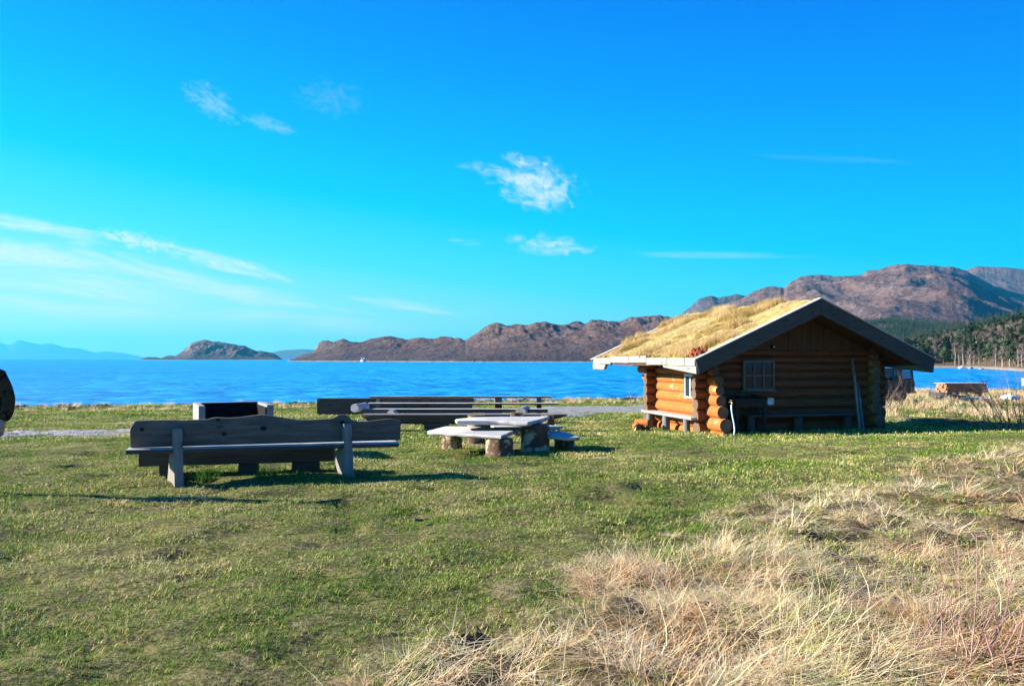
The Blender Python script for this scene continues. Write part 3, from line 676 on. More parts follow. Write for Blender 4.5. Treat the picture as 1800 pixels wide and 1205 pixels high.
# ------------------------------------------------------------------ stump furniture
def stump(mb, c, r, h, m=0, mcap=1, top=1.0, oval=1.0):
    n = 20; rings = []; ph = [random.uniform(0, 6) for _ in range(4)]
    for t in (0, .12, .3, .5, .7, .88, 1.0):
        f = (1.13-.13*min(1, t*4)) if t < .25 else 1.0+(top-1)*(t-.25)
        rings.append([Vector((c[0]+math.cos(2*math.pi*k/n)*r*f*(1+.05*math.sin(3*2*math.pi*k/n+ph[0])+.03*math.sin(5*2*math.pi*k/n+ph[1]+t)),
                              c[1]+math.sin(2*math.pi*k/n)*r*oval*f*(1+.05*math.sin(2*2*math.pi*k/n+ph[2])+.02*math.sin(7*2*math.pi*k/n+ph[3]+t*2)), c[2]+h*t)) for k in range(n)])
    mb.loft(rings, m, mcap)
def slab(mb, poly, z, th, F_=None):
    """irregular slab: outline (x,y) corner list is subdivided and roughened"""
    pts = []
    n = len(poly)
    for i in range(n):
        a, b = Vector(poly[i]), Vector(poly[(i+1) % n]); k = max(2, int((b-a).length/.12))
        for j in range(k): pts.append(a.lerp(b, j/k)+Vector((random.uniform(-.014, .014), random.uniform(-.014, .014))))
    c = sum(pts, Vector((0, 0)))/len(pts); zr = [random.uniform(-.012, .012) for _ in pts]
    mk = lambda s_, dz, jz: [Vector((c.x+(p.x-c.x)*s_, c.y+(p.y-c.y)*s_, z+dz+(zr[i]*jz))) for i, p in enumerate(pts)]
    mb.loft([mk(.95, -th, 1), mk(.99, -th*.7, .8), mk(1.0, -th*.2, .3), mk(.985, 0, .1)])

x, y, z = hit(870, 803)
FT = Frame((x, y, z), R(-10))
def seat_set(name, label, cat, corners, zt, th, legs, group=None):
    """corners: photo pixels of the top outline; legs: (px, py of the foot's front, radius)"""
    pts = [FT.ray(px, py, z=zt) for px, py in corners]
    cx = sum(p.x for p in pts)/len(pts); cy = sum(p.y for p in pts)/len(pts)
    wp = FT.o+Matrix.Rotation(FT.rz, 3, 'Z') @ Vector((cx, cy, 0)); gzz = float(gz(wp.x, wp.y))-FT.o.z
    t = thing(name, label, cat, (wp.x, wp.y, FT.o.z+gzz), FT.rz, group)
    mb = MB(); slab(mb, [(p.x-cx, p.y-cy) for p in pts], zt-gzz, th); mb.build('seat' if cat == 'bench' else 'table_top', MATS['weathered_pale'], t, auto=50)
    for lx, ly, r in legs:
        q = Vector(hit(lx, ly)); l = FT.loc(q); zz = l.z-.06
        mb = MB(); stump(mb, (l.x-cx, l.y-cy+r+.09, zz-gzz), r, zt-th-zz-.004, top=.97); mb.build('leg', [MATS['bark'], MATS['log_end']], t, auto=60)
    return t
G_ = 'rough slab furniture on tree stumps'
seat_set('stump_bench', 'pale rough slab bench on two peeling tree stumps, in front of the low log table', 'bench',
         [(751, 757), (784, 748.5), (830, 749), (912, 753), (880, 766), (800, 761)], .415, .07, [(788, 790, .20), (872, 804, .25)], G_)
seat_set('stump_table', 'low picnic table of pale slabs on thick tree stumps, between the stump benches', 'table',
         [(800, 736), (830, 732.5), (966, 731), (955, 735), (928, 741.5), (870, 739), (803, 739.5)], .60, .085, [(832, 782, .20), (935, 795, .27)], G_)
seat_set('stump_stool', 'small shaded slab seat on one wide stump, right of the stump table', 'bench',
         [(955, 757), (985, 757), (1003, 761), (1020, 768), (990, 769), (955, 765)], .30, .06, [(990, 791, .20)], G_)
seat_set('stump_bench', 'pale slab bench mostly hidden behind the stump table, only a thin edge showing', 'bench',
         [(862, 747), (965, 746.5), (990, 749), (925, 751), (868, 750.5)], .40, .06, [(905, 768, .17), (960, 770, .17)], G_)

# ------------------------------------------------------------------ the far row: long bench, low log bench, back bench, beam
def long_thing(name, label, cat, pxl, pxr, base_py, rz=0.0, D=None, group='weathered wooden seating round the fire place'):
    x, y, z = hit((pxl+pxr)/2, base_py)
    if D: y = D; x = ((pxl+pxr)/2-900)/FPX*D; z = float(gz(x, y))
    f = Frame((x, y, z), rz); return f, thing(name, label, cat, f.o, rz, group)
# heavy half-log bench
f, t = long_thing('half_log_bench', 'heavy half log bench with a broad flat grey top, behind the stump table', 'bench', 636, 997, 752, R(1), 22.4)
a, b = f.ray(636, 731, y=-.25), f.ray(997, 729, y=-.25); zt = .5*(a.z+b.z)+.03
mb = MB(); rings = []; n = 26
for i in range(n+1):
    u = i/n; x = a.x+(b.x-a.x)*u; e = max(0, u-.86)/.14; dz = .28*(1-e*.8); wv_ = random.uniform(-.012, .012); e0 = max(0, .05-u)/.05
    dz *= (1-.7*e0)
    rings.append([Vector((x, -.30+wv_+.1*e0, zt)), Vector((x, -.27+wv_, zt-dz*.5)), Vector((x, -.14, zt-dz)), Vector((x, .14, zt-dz)), Vector((x, .27, zt-dz*.5)), Vector((x, .30+wv_-.1*e0, zt)), Vector((x, 0, zt+.012))])
mb.loft(rings); sunlit_top(mb.build('seat', MATS['slate_wood'], t, auto=40), 'weathered_x')
for u in (.10, .36, .62, .80):
    mb = MB(); mb.box((a.x+(b.x-a.x)*u, .02, (zt-.27)/2-.05), (.7, .42, zt-.27+.11)); mb.build('leg', MATS['slate_wood'], t, bevel=.03)
# low log bench on round logs
f, t = long_thing('log_bench', 'low thin plank bench resting on round pale log ends, behind the half log bench', 'bench', 618, 960, 730, R(0), 26.3)
a, b = f.ray(626, 719.5, y=-.15), f.ray(963, 717.5, y=-.15); zt = .5*(a.z+b.z)
mb = MB(); plank(mb, a.x, b.x, -.15, .2, zt-.13, zt, n=20, wob=.012); sunlit_top(mb.build('seat', MATS['slate_wood'], t, bevel=.004))
for px, py, r in ((623, 717, .14), (687, 727, .13), (915, 724, .17)):
    c = f.ray(px, py, y=-.45); mb = MB(); mb.tube([(c.x, -.45, c.z), (c.x+.1, 0, c.z-.01), (c.x+.2, .5, c.z)], [r, r*1.04, r], 16, jit=.03, mcap=1)
    mb.build('round_log', [MATS['weathered_pale'], MATS['weathered_pale']], t, auto=50)
for u in (.3, .7):
    mb = MB(); mb.box((a.x+(b.x-a.x)*u, .0, (zt-.13)/2-.05), (.4, .3, zt-.13+.1)); mb.build('leg', MATS['slate_wood'], t, bevel=.02)
# bench with back rail
f, t = long_thing('rail_bench', 'long grey bench with a back rail on upright posts, farthest bench before the sea', 'bench', 650, 975, 731, R(0), 27.6)
a, b = f.ray(646, 708.5, y=-.12), f.ray(982, 708.0, y=-.12); zs = .5*(a.z+b.z)
mb = MB(); plank(mb, a.x, b.x, -.12, .30, zs-.055, zs, n=22, wob=.01); sunlit_top(mb.build('seat', MATS['slate_wood'], t, bevel=.004))
c, d = f.ray(651, 697, y=.42), f.ray(969, 696.5, y=.42); zr_ = .5*(c.z+d.z)
mb = MB(); plank(mb, c.x, d.x, .36, .50, zr_-.05, zr_+.015, n=22, wob=.01); sunlit_top(mb.build('top_rail', MATS['slate_wood'], t, bevel=.004))
e1 = f.ray(833, 702, y=.43); mb = MB(); mb.box(((c.x+.25+e1.x)/2, .445, zr_-.14), (e1.x-c.x-.25, .05, .15)); mb.build('back_board', MATS['slate_wood'], t, bevel=.004)
for px, w_, pal in ((662, .13, 1), (747, .27, 0), (876, .25, 0), (948, .17, 0)):
    q = f.ray(px, 715, y=.1); mb = MB()
    prism(mb, [(-.06, -.1), (.30, -.1), (.30, zs-.06), (.36, zs+.02), (.355, zr_-.055), (.46, zr_-.055), (.50, zs+.02), (.40, -.1)], 'x', q.x-w_/2, q.x+w_/2)
    mb.build('post', MATS['weathered_z' if pal else 'slate_wood'], t, bevel=.005)
# weathered beam on the bank
f, t = long_thing('driftwood_beam', 'thick dark weathered beam lying on the grass bank, left of the rail bench', 'timber', 556, 830, 722, R(2), 33.5, None)
a, b = f.ray(557, 700, y=-.25), f.ray(830, 699, y=-.25)
mb = MB(); plank(mb, a.x, b.x, -.25, .22, -.08, a.z, n=20, wob=.02); mb.build('driftwood_beam_body', MATS['slate_wood'], t, bevel=.02).name = 'beam'

# ------------------------------------------------------------------ THE CABIN
FH = Frame(HUT_O, HUT_A)
HT = thing('log_cabin', 'small round-log cabin with a grass covered roof and wide grey barge boards', 'cabin', HUT_O, HUT_A)
RIDGE, HALF, TAN = 3.62, 3.70, .4405; RL = 7.55
SL = math.atan(TAN)
def roof_z(x): return RIDGE-abs(x)*TAN
rows = []; z = -.12
for r2 in (.40, .35, .32, .29, .27, .25, .23, .21, .19): rows.append((z+r2/2, r2/2)); z += r2*.955
WT = z
def log(mb, p0, p1, r, taper=.0, ends=(0, 0)):
    n = 9; pts = []; rad = []
    for i in range(n):
        u = i/(n-1); pts.append(Vector(p0).lerp(Vector(p1), u)+Vector((0, 0, random.uniform(-.006, .006))))
        rad.append(r*(1+random.uniform(-.03, .03)-taper*u))
    rad[0] *= .93; rad[-1] *= .93
    mb.tube(pts, rad, 16, mcap=1, jit=.012)
# front (gable) wall
wx0, wx1 = FH.ray(1309, 660, y=1.12).x, FH.ray(1358, 660, y=1.12).x
wz0, wz1 = FH.ray(1333, 682, y=1.12).z, FH.ray(1333, 637, y=1.12).z
mb = MB()
for i, (z, r) in enumerate(rows):
    e = random.uniform(-.05, .05); log(mb, (-3.03-e, 1.3, z), (3.03+e, 1.3, z), r*1.06)
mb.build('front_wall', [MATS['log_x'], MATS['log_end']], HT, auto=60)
# side walls, laid half a row off; the upper logs reach out under the porch roof
siderows = []; z = -.22
for r2 in (.30, .36, .34, .30, .28, .26, .24, .22, .20): siderows.append((z+r2/2, r2/2)); z += r2*.955
for sx in (-2.6, 2.6):
    mb = MB()
    for i, (z, r) in enumerate(siderows):
        f0 = (.42, .45, .58, .62, .66, .75, 1.0, 1.05, 1.1)[i]; b1 = (5.3, 5.15, 5.2, 5.1, 5.25, 5.5, 5.9, 6.4, 6.9)[i]
        if sx > 0: f0 = 1.0-.08*(i < 2)
        log(mb, (sx, f0+.05*math.sin(i*5), z), (sx, b1, z), r*1.07)
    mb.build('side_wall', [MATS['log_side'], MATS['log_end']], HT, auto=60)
mb = MB()
for xx, y0, zz in ((-2.6, 1.15, siderows[-1][0]+.20), (2.6, 1.15, siderows[-1][0]+.20), (0, .55, RIDGE-.38)):
    mb = MB(); log(mb, (xx, y0, zz), (xx, 7.35, zz), .12); mb.build('purlin', [MATS['log_x'], MATS['log_end']], HT, auto=60)
mb = MB()
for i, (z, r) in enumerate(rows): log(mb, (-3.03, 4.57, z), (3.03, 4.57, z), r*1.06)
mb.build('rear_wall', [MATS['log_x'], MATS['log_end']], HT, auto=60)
# gable boards
for yy in (1.3, 4.57):
    mb = MB(); x = -2.75
    while x < 2.7:
        w_ = random.uniform(.11, .17); xm = x+w_/2; ov = random.choice((0, .02, .035))
        za, zb = roof_z(x)-.26, roof_z(x+w_-.008)-.26
        if min(za, zb) > WT+.03: mb.loft([[Vector((x, yy-.05-ov, WT-.03)), Vector((x+w_-.008, yy-.05-ov, WT-.03)), Vector((x+w_-.008, yy-.02-ov, WT-.03)), Vector((x, yy-.02-ov, WT-.03))],
                                          [Vector((x, yy-.05-ov, za)), Vector((x+w_-.008, yy-.05-ov, zb)), Vector((x+w_-.008, yy-.02-ov, zb)), Vector((x, yy-.02-ov, za))]])
        x += w_
    mb.build('gable_boards', MATS['gable_board'], HT)
# roof deck, as two leaves of planks
for s in (-1, 1):
    mb = MB(); y = .05
    while y < RL-.05:
        w_ = random.uniform(.13, .18); dz = random.uniform(-.006, .006)
        q = [(s*.01, RIDGE-.24), (s*(HALF-.08), roof_z(HALF-.08)-.21), (s*(HALF-.08), roof_z(HALF-.08)-.16), (s*.01, RIDGE-.18)]
        mb.loft([[Vector((a, y, b+dz)) for a, b in q], [Vector((a, y+w_-.006, b+dz)) for a, b in q]]); y += w_
    mb.build('roof_deck', MATS['gable_board'], HT)
# turf layer: a lumpy slab of earth
for s in (-1, 1):
    nx, ny = 60, 110; xs_ = np.linspace(.0, HALF-.10, nx); ys_ = np.linspace(.06, RL-.06, ny); XX, YY = np.meshgrid(xs_, ys_)
    edge = np.minimum(np.minimum((YY-.06), (RL-.06-YY))*6, (HALF-.10-XX)*4); edge = np.clip(edge, 0, 1)
    ZZ = RIDGE-XX*TAN-.08+edge**.5*(.10+fbm(XX*1.6*1.0+7+s*3, YY*1.6, 4)*.13)
    top_ = np.stack([s*XX, YY, ZZ], -1).reshape(-1, 3); low = np.stack([s*XX, YY, RIDGE-XX*TAN-.155], -1).reshape(-1, 3)
    id_ = np.arange(nx*ny).reshape(ny, nx); q = lambda o_: np.stack([id_[:-1, :-1], id_[:-1, 1:], id_[1:, 1:], id_[1:, :-1]], -1).reshape(-1, 4)+o_
    F = [q(0), q(nx*ny)[:, ::-1]]
    for e_ in (id_[0], id_[-1], id_[:, 0], id_[:, -1]): F.append(np.stack([e_[:-1], e_[1:], e_[1:]+nx*ny, e_[:-1]+nx*ny], 1))
    if 'roof_soil' not in MATS:
        m, N = mat('roof_soil', .95, .05); n = N.noise(N.tc.outputs['Object'], 5, 5, .7); n2 = N.noise(N.tc.outputs['Object'], 1.2, 3, .5)
        N.put(N.b.inputs['Base Color'], N.mix(N.rng(n, .35, .65), N.mix(N.rng(n2, .4, .6), (.18, .19, .045, 1), (.36, .29, .11, 1)), (.55, .42, .18, 1)))
    fast_mesh('turf', np.concatenate([top_, low]), np.concatenate(F), MATS['roof_soil'], True, HT)
src = [blades('roof_blade_%s' % c_, 70, .12, L, (.007, .013), le, (.2, 1.0), 'roof_blades', comb=.3, seg=3, clump=4) for c_, L, le in (('a', (.06, .16), (.3, 1.2)), ('b', (.08, .22), (.1, .8)), ('c', (.12, .30), (.1, .7)))]
n = 6500; x = np.where(rng.random(n) < .68, -1, 1)*rng.uniform(.02, HALF-.14, n); y = rng.uniform(.36, RL-.1, n)
z = RIDGE-abs(x)*TAN+fbm(abs(x)*1.6+7+np.sign(x)*3, y*1.6, 4)*.13-.01
bush = fbm(x*1.3+2, y*1.3, 3)
sc_ = rng.uniform(.48, .9, n)*(1+bush*1.3); pk = np.where(bush > .1, 2, np.where(bush > 0, 1, 0)); sc_ *= np.clip(y*1.4, .35, 1)
scatter('roof_grass', np.stack([x, y, z], 1), fbm(x*.5, y*.5, 2)*6+3.1+rng.normal(0, .6, n), sc_, pk, src, parent=HT)
# barge boards (front and rear), mitred at the ridge
for yy, nm in ((0, 'barge_board'), (RL-.06, 'barge_board')):
    for s in (-1, 1):
        bw = .43
        q = [(s*.004, RIDGE), (s*HALF, roof_z(HALF)), (s*(HALF+.01-.13), roof_z(HALF)-.36), (s*.004, RIDGE-bw)]
        mb = MB(); mb.loft([[Vector((a, yy, b)) for a, b in q], [Vector((a, yy+.055, b)) for a, b in q]])
        bb = mb.build(nm, MATS['slate_wood'], HT, bevel=.006)
        mb = MB(); q = [(s*.004, RIDGE+.004), (s*(HALF+.03), roof_z(HALF+.03)+.004), (s*(HALF+.03), roof_z(HALF+.03)+.03), (s*.004, RIDGE+.03)]
        if yy > 1: q = [(a, b) for a, b in q]
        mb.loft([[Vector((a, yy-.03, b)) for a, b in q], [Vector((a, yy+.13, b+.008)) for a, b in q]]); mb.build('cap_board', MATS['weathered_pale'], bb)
        if yy == 0:
            for xx in (.28, .34, 1.05, 1.12, 1.85, 1.95, 2.6, 2.7, 3.3):
                for dz in (-.12, -.3):
                    mb = MB(); mb.tube([(s*xx, -.006, roof_z(xx)+dz), (s*xx, .004, roof_z(xx)+dz)], .013, 8); mb.build('bolt', MATS['soot'], bb)
# eave boards: six short grey boards in a row, holding the turf
for s in (-1, 1):
    cuts = [.06, .62, 1.72, 1.98, 3.05, 4.35, 5.85, RL-.06]
    for a, b in zip(cuts[:-1], cuts[1:]):
        dz = random.uniform(-.012, .012)+(.05 if 2 < a < 5 else 0)*1; tiltb = random.uniform(-.006, .006)
        mb = MB(); x0 = s*(HALF-.07); x1 = s*(HALF-.01); zt = roof_z(HALF)+.06+dz
        mb.loft([[Vector((x0, a+.012, zt-.20-tiltb)), Vector((x1, a+.012, zt-.21-tiltb)), Vector((x1, a+.012, zt-tiltb)), Vector((x0, a+.012, zt-tiltb))],
                 [Vector((x0, b-.012, zt-.20+tiltb)), Vector((x1, b-.012, zt-.21+tiltb)), Vector((x1, b-.012, zt+tiltb)), Vector((x0, b-.012, zt+tiltb))]])
        mb.build('eave_board', MATS['eave_wood'], HT, bevel=.006)
    for (a, b, h0, h1) in ((.03, 1.95, .20, .05), (6.35, RL+.02, .03, .19)):
        mb = MB(); n = 8; rings = []
        for i in range(n+1):
            u = i/n; yv = a+(b-a)*u; hh_ = (h0+(h1-h0)*u) if a < 1 else .17-(.17 if u < .06 else 0)
            zt = roof_z(HALF)-.165; w0 = random.uniform(-.008, .008)
            rings.append([Vector((s*(HALF-.13), yv, zt)), Vector((s*(HALF-.02)+w0, yv, zt)), Vector((s*(HALF-.03)+w0, yv, zt-max(hh_, .015))), Vector((s*(HALF-.12), yv, zt-max(hh_, .015)))])
        mb.loft(rings); mb.build('eave_bracket', MATS['eave_wood'], HT, bevel=.006)
# red moss at the corner of the eave
mb = MB()
for i in range(26):
    a = Vector((-HALF+.22+random.uniform(-.1, .16), .35+random.uniform(-.2, .28), roof_z(HALF-.2)-.02+random.uniform(0, .14)*1))
    d = Vector((random.uniform(-.1, .1), random.uniform(-.1, .1), random.uniform(.06, .14)))
    mb.tube([a, a+d*.6, a+d], [.05, .045, .01], 6, jit=.25)
mb.build('red_moss', MATS['red_moss'], HT)
# front window
def window(parent, name, fr, O, U, Vn, w_, h_, nx, nz, glassmat='window_glass', fmat='frame_wood', fw=.055, sill=True, nib=.04):
    """O lower-left corner, U along, Vn outwards"""
    U = Vector(U); Vn = Vector(Vn); Z = Vector((0, 0, 1)); rot = Matrix((U, -Vn, Z)).transposed()
    def bar(mb, u0, u1, z0, z1, d0, d1): mb.box(Vector(O)+U*((u0+u1)/2)+Z*((z0+z1)/2)+Vn*((d0+d1)/2), (abs(u1-u0), abs(d1-d0), abs(z1-z0)), rot=rot)
    mb = MB()
    bar(mb, -fw, w_+fw, h_, h_+fw*1.3, -.03, .05); bar(mb, -fw, 0, 0, h_, -.03, .04); bar(mb, w_, w_+fw, 0, h_, -.03, .04); bar(mb, -fw, w_+fw, -fw, 0, -.03, .045)
    for i in range(1, nx): u = w_*i/nx; bar(mb, u-nib/2, u+nib/2, .0, h_, .0, .03)
    for i in range(1, nz): u = h_*i/nz; bar(mb, 0, w_, u-nib/2, u+nib/2, .001, .028)
    W_ = mb.build(name, MATS[fmat], parent, bevel=.003)
    mb = MB(); bar(mb, 0, w_, 0, h_, -.01, -.002); mb.build('pane', MATS[glassmat], W_)
    if sill: mb = MB(); bar(mb, -fw*3.2, w_+fw*1.4, -fw-.035, -fw-.002, -.03, .10); mb.build('sill', MATS[fmat], W_, bevel=.003)
    return W_
window(HT, 'window', None, (wx0, 1.13, wz0), (1, 0, 0), (0, -1, 0), wx1-wx0, wz1-wz0, 3, 2)
a, b = FH.ray(1206, 697, x=-2.78), FH.ray(1222, 697, x=-2.78)
zz1 = FH.ray(1208, 661, x=-2.78).z; zz0 = FH.ray(1208, 696, x=-2.78).z
window(HT, 'window', None, (-2.77, a.y, zz0), (0, -1, 0), (-1, 0, 0), a.y-b.y, zz1-zz0, 2, 1, fmat='white_paint', sill=False)

# ------------------------------------------------------------------ things at the cabin
# bench along the sunny side wall
x, y, z = hit(1172, 757); a = FH.loc((x, y, z)); XB = -3.15
t0, t1 = FH.ray(1130, 721, x=XB), FH.ray(1217, 733, x=XB)
base = FH.o+Matrix.Rotation(HUT_A, 3, 'Z') @ Vector((XB, (t0.y+t1.y)/2, 0)); base.z = float(gz(base.x, base.y))
t = thing('side_bench', 'plank bench on pale round log legs against the sunlit side of the cabin', 'bench', base, HUT_A, 'benches against the cabin walls')
yc = (t0.y+t1.y)/2; zb = .5*(t0.z+t1.z)+FH.o.z-base.z; L2 = (t0.y-t1.y)/2
mb = MB(); rings = []
for i in range(13):
    u = i/12; yv = -L2+2*L2*u; wv_ = random.uniform(-.012, .012)
    rings.append([Vector((-.02+wv_, yv, zb-.07)), Vector((.36, yv, zb-.07)), Vector((.36, yv, zb)), Vector((-.03+wv_, yv, zb)), Vector((-.05+wv_, yv, zb-.03))])
mb.loft(rings); mb.build('seat', MATS['weathered_pale'], t, auto=40)
for px, r in ((1142, .10), (1171, .115), (1207, .10)):
    q = FH.ray(px, 745, x=XB+.1); mb = MB(); mb.tube([(.10, q.y-yc, -.08), (.10, q.y-yc, zb*.5), (.10, q.y-yc, zb-.072)], [r, r*.96, r*.94], 14, jit=.03); mb.build('leg', MATS['weathered_z'], t, auto=60)
# bench along the shaded front
YB = .75; a, b = FH.ray(1316, 727, y=YB), FH.ray(1512, 727, y=YB)
base = FH.o+Matrix.Rotation(HUT_A, 3, 'Z') @ Vector(((a.x+b.x)/2, YB, 0)); base.z = float(gz(base.x, base.y))
t = thing('wall_bench', 'long low plank bench in the shade along the front of the cabin', 'bench', base, HUT_A, 'benches against the cabin walls')
xc = (a.x+b.x)/2; zb = .5*(a.z+b.z)+FH.o.z-base.z
mb = MB(); plank(mb, a.x-xc, b.x-xc, -.02, .34, zb-.07, zb, n=18, wob=.012); mb.build('seat', MATS['slate_wood'], t, bevel=.004)
for px in (1322, 1405, 1492):
    q = FH.ray(px, 740, y=YB+.1); mb = MB(); stump(mb, (q.x-xc, .15, -.08), .12, zb-.072+.08); mb.build('leg', [MATS['slate_wood'], MATS['log_end']], t, auto=60)
# wash stand with two bowls
YS = .62; a, b = FH.ray(1291, 701, y=YS), FH.ray(1349, 701, y=YS)
base = FH.o+Matrix.Rotation(HUT_A, 3, 'Z') @ Vector(((a.x+b.x)/2, YS, 0)); base.z = float(gz(base.x, base.y))
t = thing('wash_stand', 'dark wooden stand under the front window holding two steel bowls', 'table', base, HUT_A)
xc = (a.x+b.x)/2; zt = a.z+FH.o.z-base.z; hw = (b.x-a.x)/2
mb = MB(); mb.box((0, .2, zt-.02), (2*hw, .46, .04)); mb.build('table_top', MATS['stand_wood'], t, bevel=.004)
for sx in (-1, 1):
    for sy in (.02, .38): mb = MB(); mb.box((sx*(hw-.08), sy, (zt-.04)/2-.04), (.07, .07, zt-.045+.08)); mb.build('leg', MATS['stand_wood'], t)
mb = MB(); mb.box((0, .005, zt-.13), (2*hw-.24, .02, .16)); mb.build('apron', MATS['stand_wood'], t)
def lathe(mb, prof, seg=24, m=0, c=(0, 0, 0)):
    rings = [[Vector((c[0]+r*math.cos(2*math.pi*k/seg), c[1]+r*math.sin(2*math.pi*k/seg), c[2]+z)) for k in range(seg)] for r, z in prof]
    mb.loft(rings, m)
for px, lb in ((1303, 'shiny steel bowl on the wash stand, the left of two'), (1331, 'shiny steel bowl on the wash stand, the right of two')):
    q = FH.ray(px, 700, y=YS+.16); wp = FH.o+Matrix.Rotation(HUT_A, 3, 'Z') @ Vector((q.x, YS+.16, 0))
    mb = MB(); lathe(mb, [(.06, 0), (.10, .01), (.15, .06), (.175, .11), (.185, .112), (.17, .108), (.14, .06), (.09, .02), (.01, .015)])
    o = mb.build('steel_bowl', MATS['steel'], None, smooth=True); o.location = (wp.x, wp.y, base.z+zt+.001)
    tag(o, lb, 'bowl', 'steel bowls on the wash stand')
# white canister hanging on the stand's end
q = FH.ray(1353, 705, y=.75); wp = FH.o+Matrix.Rotation(HUT_A, 3, 'Z') @ Vector((q.x, .75, q.z))
t = thing('white_basin', 'small square white plastic basin hung on the dark log wall beside the wash stand', 'basin', wp, HUT_A)
mb = MB(); n = 20; rr = []
for (sc1, yv) in ((.8, .05), (1, .0), (1, -.05), (.93, -.06), (.80, -.045), (.72, -.02)):
    rr.append([Vector((math.copysign(abs(math.cos(2*math.pi*k/n))**.45, math.cos(2*math.pi*k/n))*.105*sc1, yv, math.copysign(abs(math.sin(2*math.pi*k/n))**.45, math.sin(2*math.pi*k/n))*.10*sc1)) for k in range(n)])
mb.loft(rr); mb.build('basin', MATS['white_plastic'], t, auto=50)
# tap and hose
tp = FH.ray(1286, 708, y=.40); wp = FH.o+Matrix.Rotation(HUT_A, 3, 'Z') @ tp
t = thing('water_tap', 'small brass tap fixed to the log ends at the front left corner of the cabin', 'tap', wp, HUT_A)
mb = MB(); mb.tube([(0, .12, .02), (0, 0, .02), (0, -.03, .0), (0, -.03, -.05)], .018, 10); mb.build('spout', MATS['brass'], t, smooth=True)
mb = MB(); mb.tube([(0, -.0, .02), (0, 0, .07)], .01, 8); mb.tube([(-.045, 0, .075), (.045, 0, .075)], .012, 8); mb.build('handle', MATS['brass'], t, smooth=True)
pts = []
for px, py, yv in ((1285.5, 711, .365), (1286, 720, .33), (1288, 733, .30), (1290.5, 745, .28), (1291.5, 756, .24), (1290, 765, .2), (1288.5, 770, .16)):
    pts.append(FH.o+Matrix.Rotation(HUT_A, 3, 'Z') @ FH.ray(px, py, y=yv))
mb = MB(); mb.tube(pts, .022, 10); o = mb.build('garden_hose', MATS['hose'], smooth=True); tag(o, 'pale blue hose hanging from the tap down to the grass', 'hose')
# outdoor lamp
q = FH.ray(1358, 609, y=1.20); wp = FH.o+Matrix.Rotation(HUT_A, 3, 'Z') @ q
t = thing('wall_lamp', 'small unlit bulkhead lamp on the vertical boards above the front window', 'lamp', wp, HUT_A)
mb = MB(); lathe(mb, [(.06, -.03), (.062, 0), (.045, .02)], 16); o = mb.build('base', MATS['soot'], t, smooth=False); o.rotation_euler = (R(90), 0, 0)
mb = MB(); lathe(mb, [(.04, .0), (.045, .02), (.035, .06), (.012, .075)], 16); o = mb.build('lamp_glass', MATS['steel'], t, smooth=True); o.rotation_euler = (R(90), 0, R(20)); o.location = (0, -.02, 0)
# two poles leaning on the wall
for (p0, p1, r, lb) in (((1498, 631), (1512.5, 762), .040, 'long grey pole leaning on the front wall of the cabin, the taller of two'), ((1507.5, 672), (1518.5, 762), .032, 'grey pole leaning on the front wall of the cabin, the shorter of two')):
    a = FH.ray(*p0, y=1.02); b = FH.ray(*p1, y=.42)
    Rm = Matrix.Rotation(HUT_A, 3, 'Z'); A_, B_ = FH.o+Rm @ a, FH.o+Rm @ b
    mb = MB(); mb.tube([B_+(B_-A_).normalized()*.05, A_.lerp(B_, .66), A_.lerp(B_, .33)+Vector((.01, 0, 0)), A_], [r, r*.98, r*.93, r*.88], 10)
    tag(mb.build('leaning_pole', MATS['post_wood'], smooth=True), lb, 'pole', 'poles leaning on the cabin')
# firewood by the back corner
for i, (px, py, r, rz, L_, lb) in enumerate(((1120, 752, .11, .3, .5, 'reddish firewood log at the foot of the cabin\'s far left corner, leftmost piece'), (1130, 746, .10, 1.2, .45, 'firewood log lying on top of the others by the side bench'), (1133, 755, .09, .7, .4, 'dark firewood log next to the first leg of the side bench'))):
    x, y, z = hit(px, 757); mb = MB(); dx = (px-1120)/FPX*y
    mb.tube([(-L_/2, 0, 0), (0, .01, 0), (L_/2, 0, 0)], [r, r*1.05, r], 10, mcap=1, jit=.08)
    o = mb.build('firewood_log', [MATS['log_side'], MATS['log_end']], auto=50); o.location = (x+(0), y+.05, z+r+(.15 if i == 1 else 0)); o.rotation_euler = (0, 0, rz+1.2)
    tag(o, lb, 'firewood', 'firewood by the cabin')

